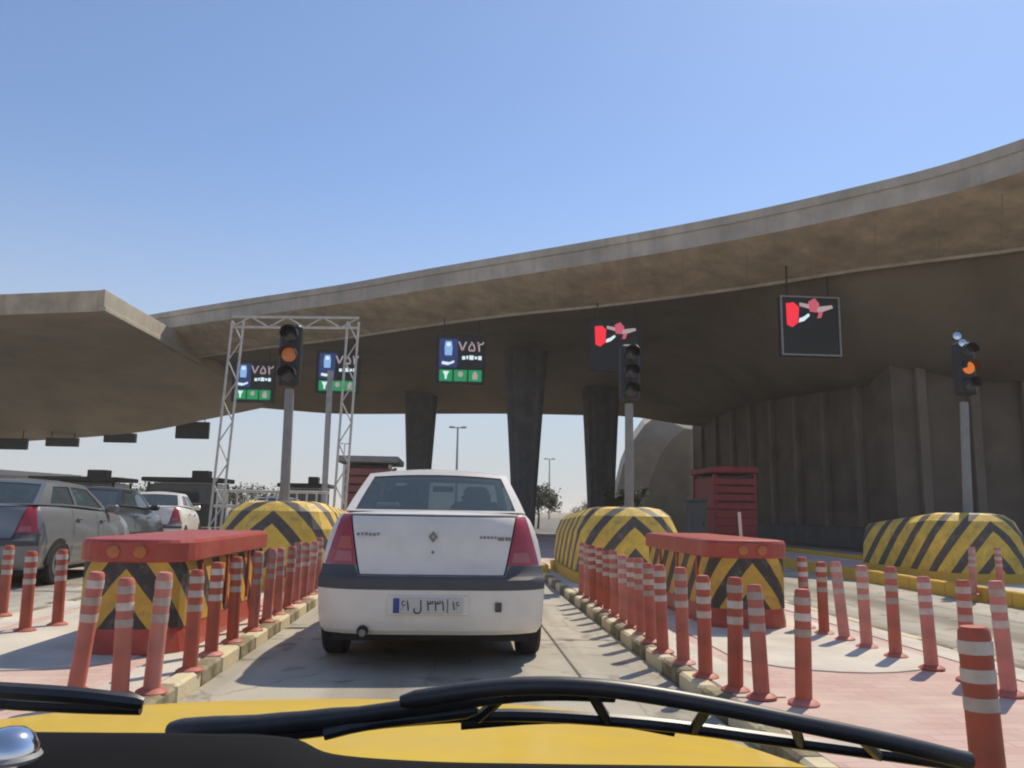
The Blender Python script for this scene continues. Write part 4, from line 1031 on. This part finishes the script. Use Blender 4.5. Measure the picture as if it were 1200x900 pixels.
tree(150, 62, 572, 'round dusty tree beyond the gap between two dark toll booths', 2.2, 700, 21)
tree(262, 66, 574, 'dusty tree beyond the booths, right of the wide olive one', 2.0, 700, 23)
tree(60, 80, 566, 'tall dusty tree behind the dark booth at far left', 2.6, 700, 25)
tree(305, 75, 576, 'low dusty tree behind the white railing', 2.2, 600, 27)
# ------------------------------------------------------------------ the taxi that carries the camera
TX = -0.25
tx = thing('taxi', 'yellow taxi bonnet with black wipers seen from its own front seat', 'taxi', (TX, 0, 0))
def bz(x, y):
    u = x / .85; return .888 - .125 * (y - 1.0) / .95 - .03 * u * u - .03 * abs(u) ** 6
def bonnet(u, v):
    x = u * .85; yf = 1.95 - .26 * u * u - .30 * u ** 6; y = lerp(1.0, yf, min(1, v)); z = bz(x, y)
    if v > 1: y += (v - 1) * .5; z -= (v - 1) * 1.3 * (.15 + (v - 1))
    return (x, y, z)
mb = MB(); mb.grid(bonnet, span(-1, 1, 40), span(0, 1, 16) + [1.03, 1.08, 1.15, 1.25, 1.35]); mb.build('bonnet', M['taxi_yellow'], tx)
for s in (-1, 1):
    mb = MB(); mb.grid(lambda k, y: (s * (.855 + .07 * math.sin(k * 1.5)), y, bz(.85, min(y, 1.6)) - .006 - .35 * (1 - math.cos(k * 1.5)) - .1 * max(0, y - 1.6) ** 2), span(0, 1, 6), span(.6, 1.5, 8)); mb.build('wing', M['taxi_yellow'], tx)
MB().grid(lambda x, y: (x, y, .855 - .03 * (x / .8) ** 2 + (.008 if int(y * 100) % 2 else 0)), span(-.8, .8, 20), span(.78, 1.0, 22), False).build('cowl_grille', M['dash'], tx)
MB().box((0, 1.98, .42), (1.62, .12, .42), .05).build('front_bumper', M['taxi_yellow'], tx)
MB().box((0, 1.2, .22), (1.5, 1.5, .06)).build('underbody', M['rubber'], tx)
# wiper: arm, bridge frame, rubber
def pts(lst, off=0): return [Vector(at_y(x, y, Y)) - Vector((TX, 0, 0)) for x, y, Y in lst]
def sm(lst, n=24): return catmull(pts(lst), n)
arm = MB(); arm.tube(sm([(200, 860, .98), (215, 857, .975), (300, 851, .955), (420, 838, .93), (560, 818, .90), (640, 811, .90), (720, 813, .90)]), [.003, .008, .012, .013, .014, .014, .014, .013, .012, .012, .011, .011] + [.009] * 13, 14)
arm.build('wiper_arm', M['wiper'], tx)
MB().tube(sm([(240, 866, .96), (300, 862, .95), (350, 858, .95), (440, 846, .93), (560, 832, .91)]), [.008] * 24 + [.004], 8).build('wiper_arm_rib', M['wiper'], tx)
blade = MB(); blade.tube(sm([(470, 822, .90), (590, 805, .88), (700, 806, .87), (820, 824, .87), (940, 848, .87), (1050, 871, .88), (1135, 892, .89)], 30), [.006] + [.0092] * 29 + [.010], 14)
blade = blade.build('wiper_blade', M['wiper'], tx)
MB().tube(sm([(380, 860, .93), (450, 846, .93), (600, 838, .93), (760, 848, .93), (900, 866, .93), (1020, 882, .93), (1135, 898, .92)], 30), .007, 8).build('rubber_strip', M['wiper'], blade)
for a, b_ in (((600, 806, .885), (560, 842, .93)), ((690, 807, .88), (712, 846, .93)), ((830, 828, .875), (812, 856, .93)), ((930, 848, .875), (938, 872, .93)), ((1010, 866, .88), (1030, 886, .93))):
    MB().tube(pts([a, b_]), .006, 6).build('yoke', M['wiper'], blade)
MB().tube(sm([(540, 850, .94), (640, 843, .94), (720, 846, .94), (790, 858, .94)], 12), .005, 6).build('bridge', M['wiper'], blade)
MB().tube(sm([(-60, 806, .86), (0, 809, .86), (90, 815, .86), (168, 824, .87)], 16), [.008] * 16 + [.005], 8).build('wiper_blade', M['wiper'], tx)
MB().tube(sm([(-60, 818, .88), (0, 824, .88), (90, 829, .88), (165, 831, .88)], 12), .006, 8).build('wiper_arm', M['wiper'], tx)
# dashboard with the binnacle hump on the driver's side
crest = catmull(pts([(-160, 858, .70), (0, 860, .70), (100, 861, .70), (210, 862, .70), (330, 867, .71), (385, 887, .72), (500, 896, .72), (640, 899, .72), (800, 901, .72), (1000, 904, .72), (1300, 908, .72)]), 60)
rings = []
for p in crest:
    rings.append([p + Vector((0, dy, dz)) for dy, dz in ((.12, -.16), (.07, -.035), (.03, -.006), (0, 0), (-.05, -.006), (-.16, -.055), (-.30, -.16))])
mb = MB(); mb.rings(rings, False, False, False, True); mb.build('dashboard', M['dash'], tx)
orn = at_y(10, 880, .60)
t = thing('dashboard_ornament', 'small round chrome ornament on the dashboard corner beside the left wiper', 'ornament', (orn.x, .60, orn.z - .022))
MB().lathe([(.010, -.012), (.012, 0), (.018, .006), (.0215, .014), (.0225, .022), (.0215, .030), (.018, .037), (.012, .042), (.004, .044)], 28).build('body', M['chrome'], t)
MB().lathe([(.0225, .019), (.0245, .022), (.0225, .025)], 28).build('ring', M['galv'], t)
t.scale = (.85, .85, .85)

# ------------------------------------------------------------------ haze volume added to stand in for windscreen glare
hz = MB().box((0, 550, 6.5), (3040, 1960, 15.4)).build('haze', M['joint'])
hm = bpy.data.materials.new('glare_haze'); hm.use_nodes = True; hn = hm.node_tree; hn.nodes.clear()
pv = hn.nodes.new('ShaderNodeVolumePrincipled'); pv.inputs['Color'].default_value = (1.0, 0.95, 0.86, 1); pv.inputs['Density'].default_value = 0.0009; pv.inputs['Anisotropy'].default_value = 0.2
ho = hn.nodes.new('ShaderNodeOutputMaterial'); hn.links.new(pv.outputs[0], ho.inputs['Volume'])
hz.data.materials.clear(); hz.data.materials.append(hm); hz['kind'] = 'stuff'
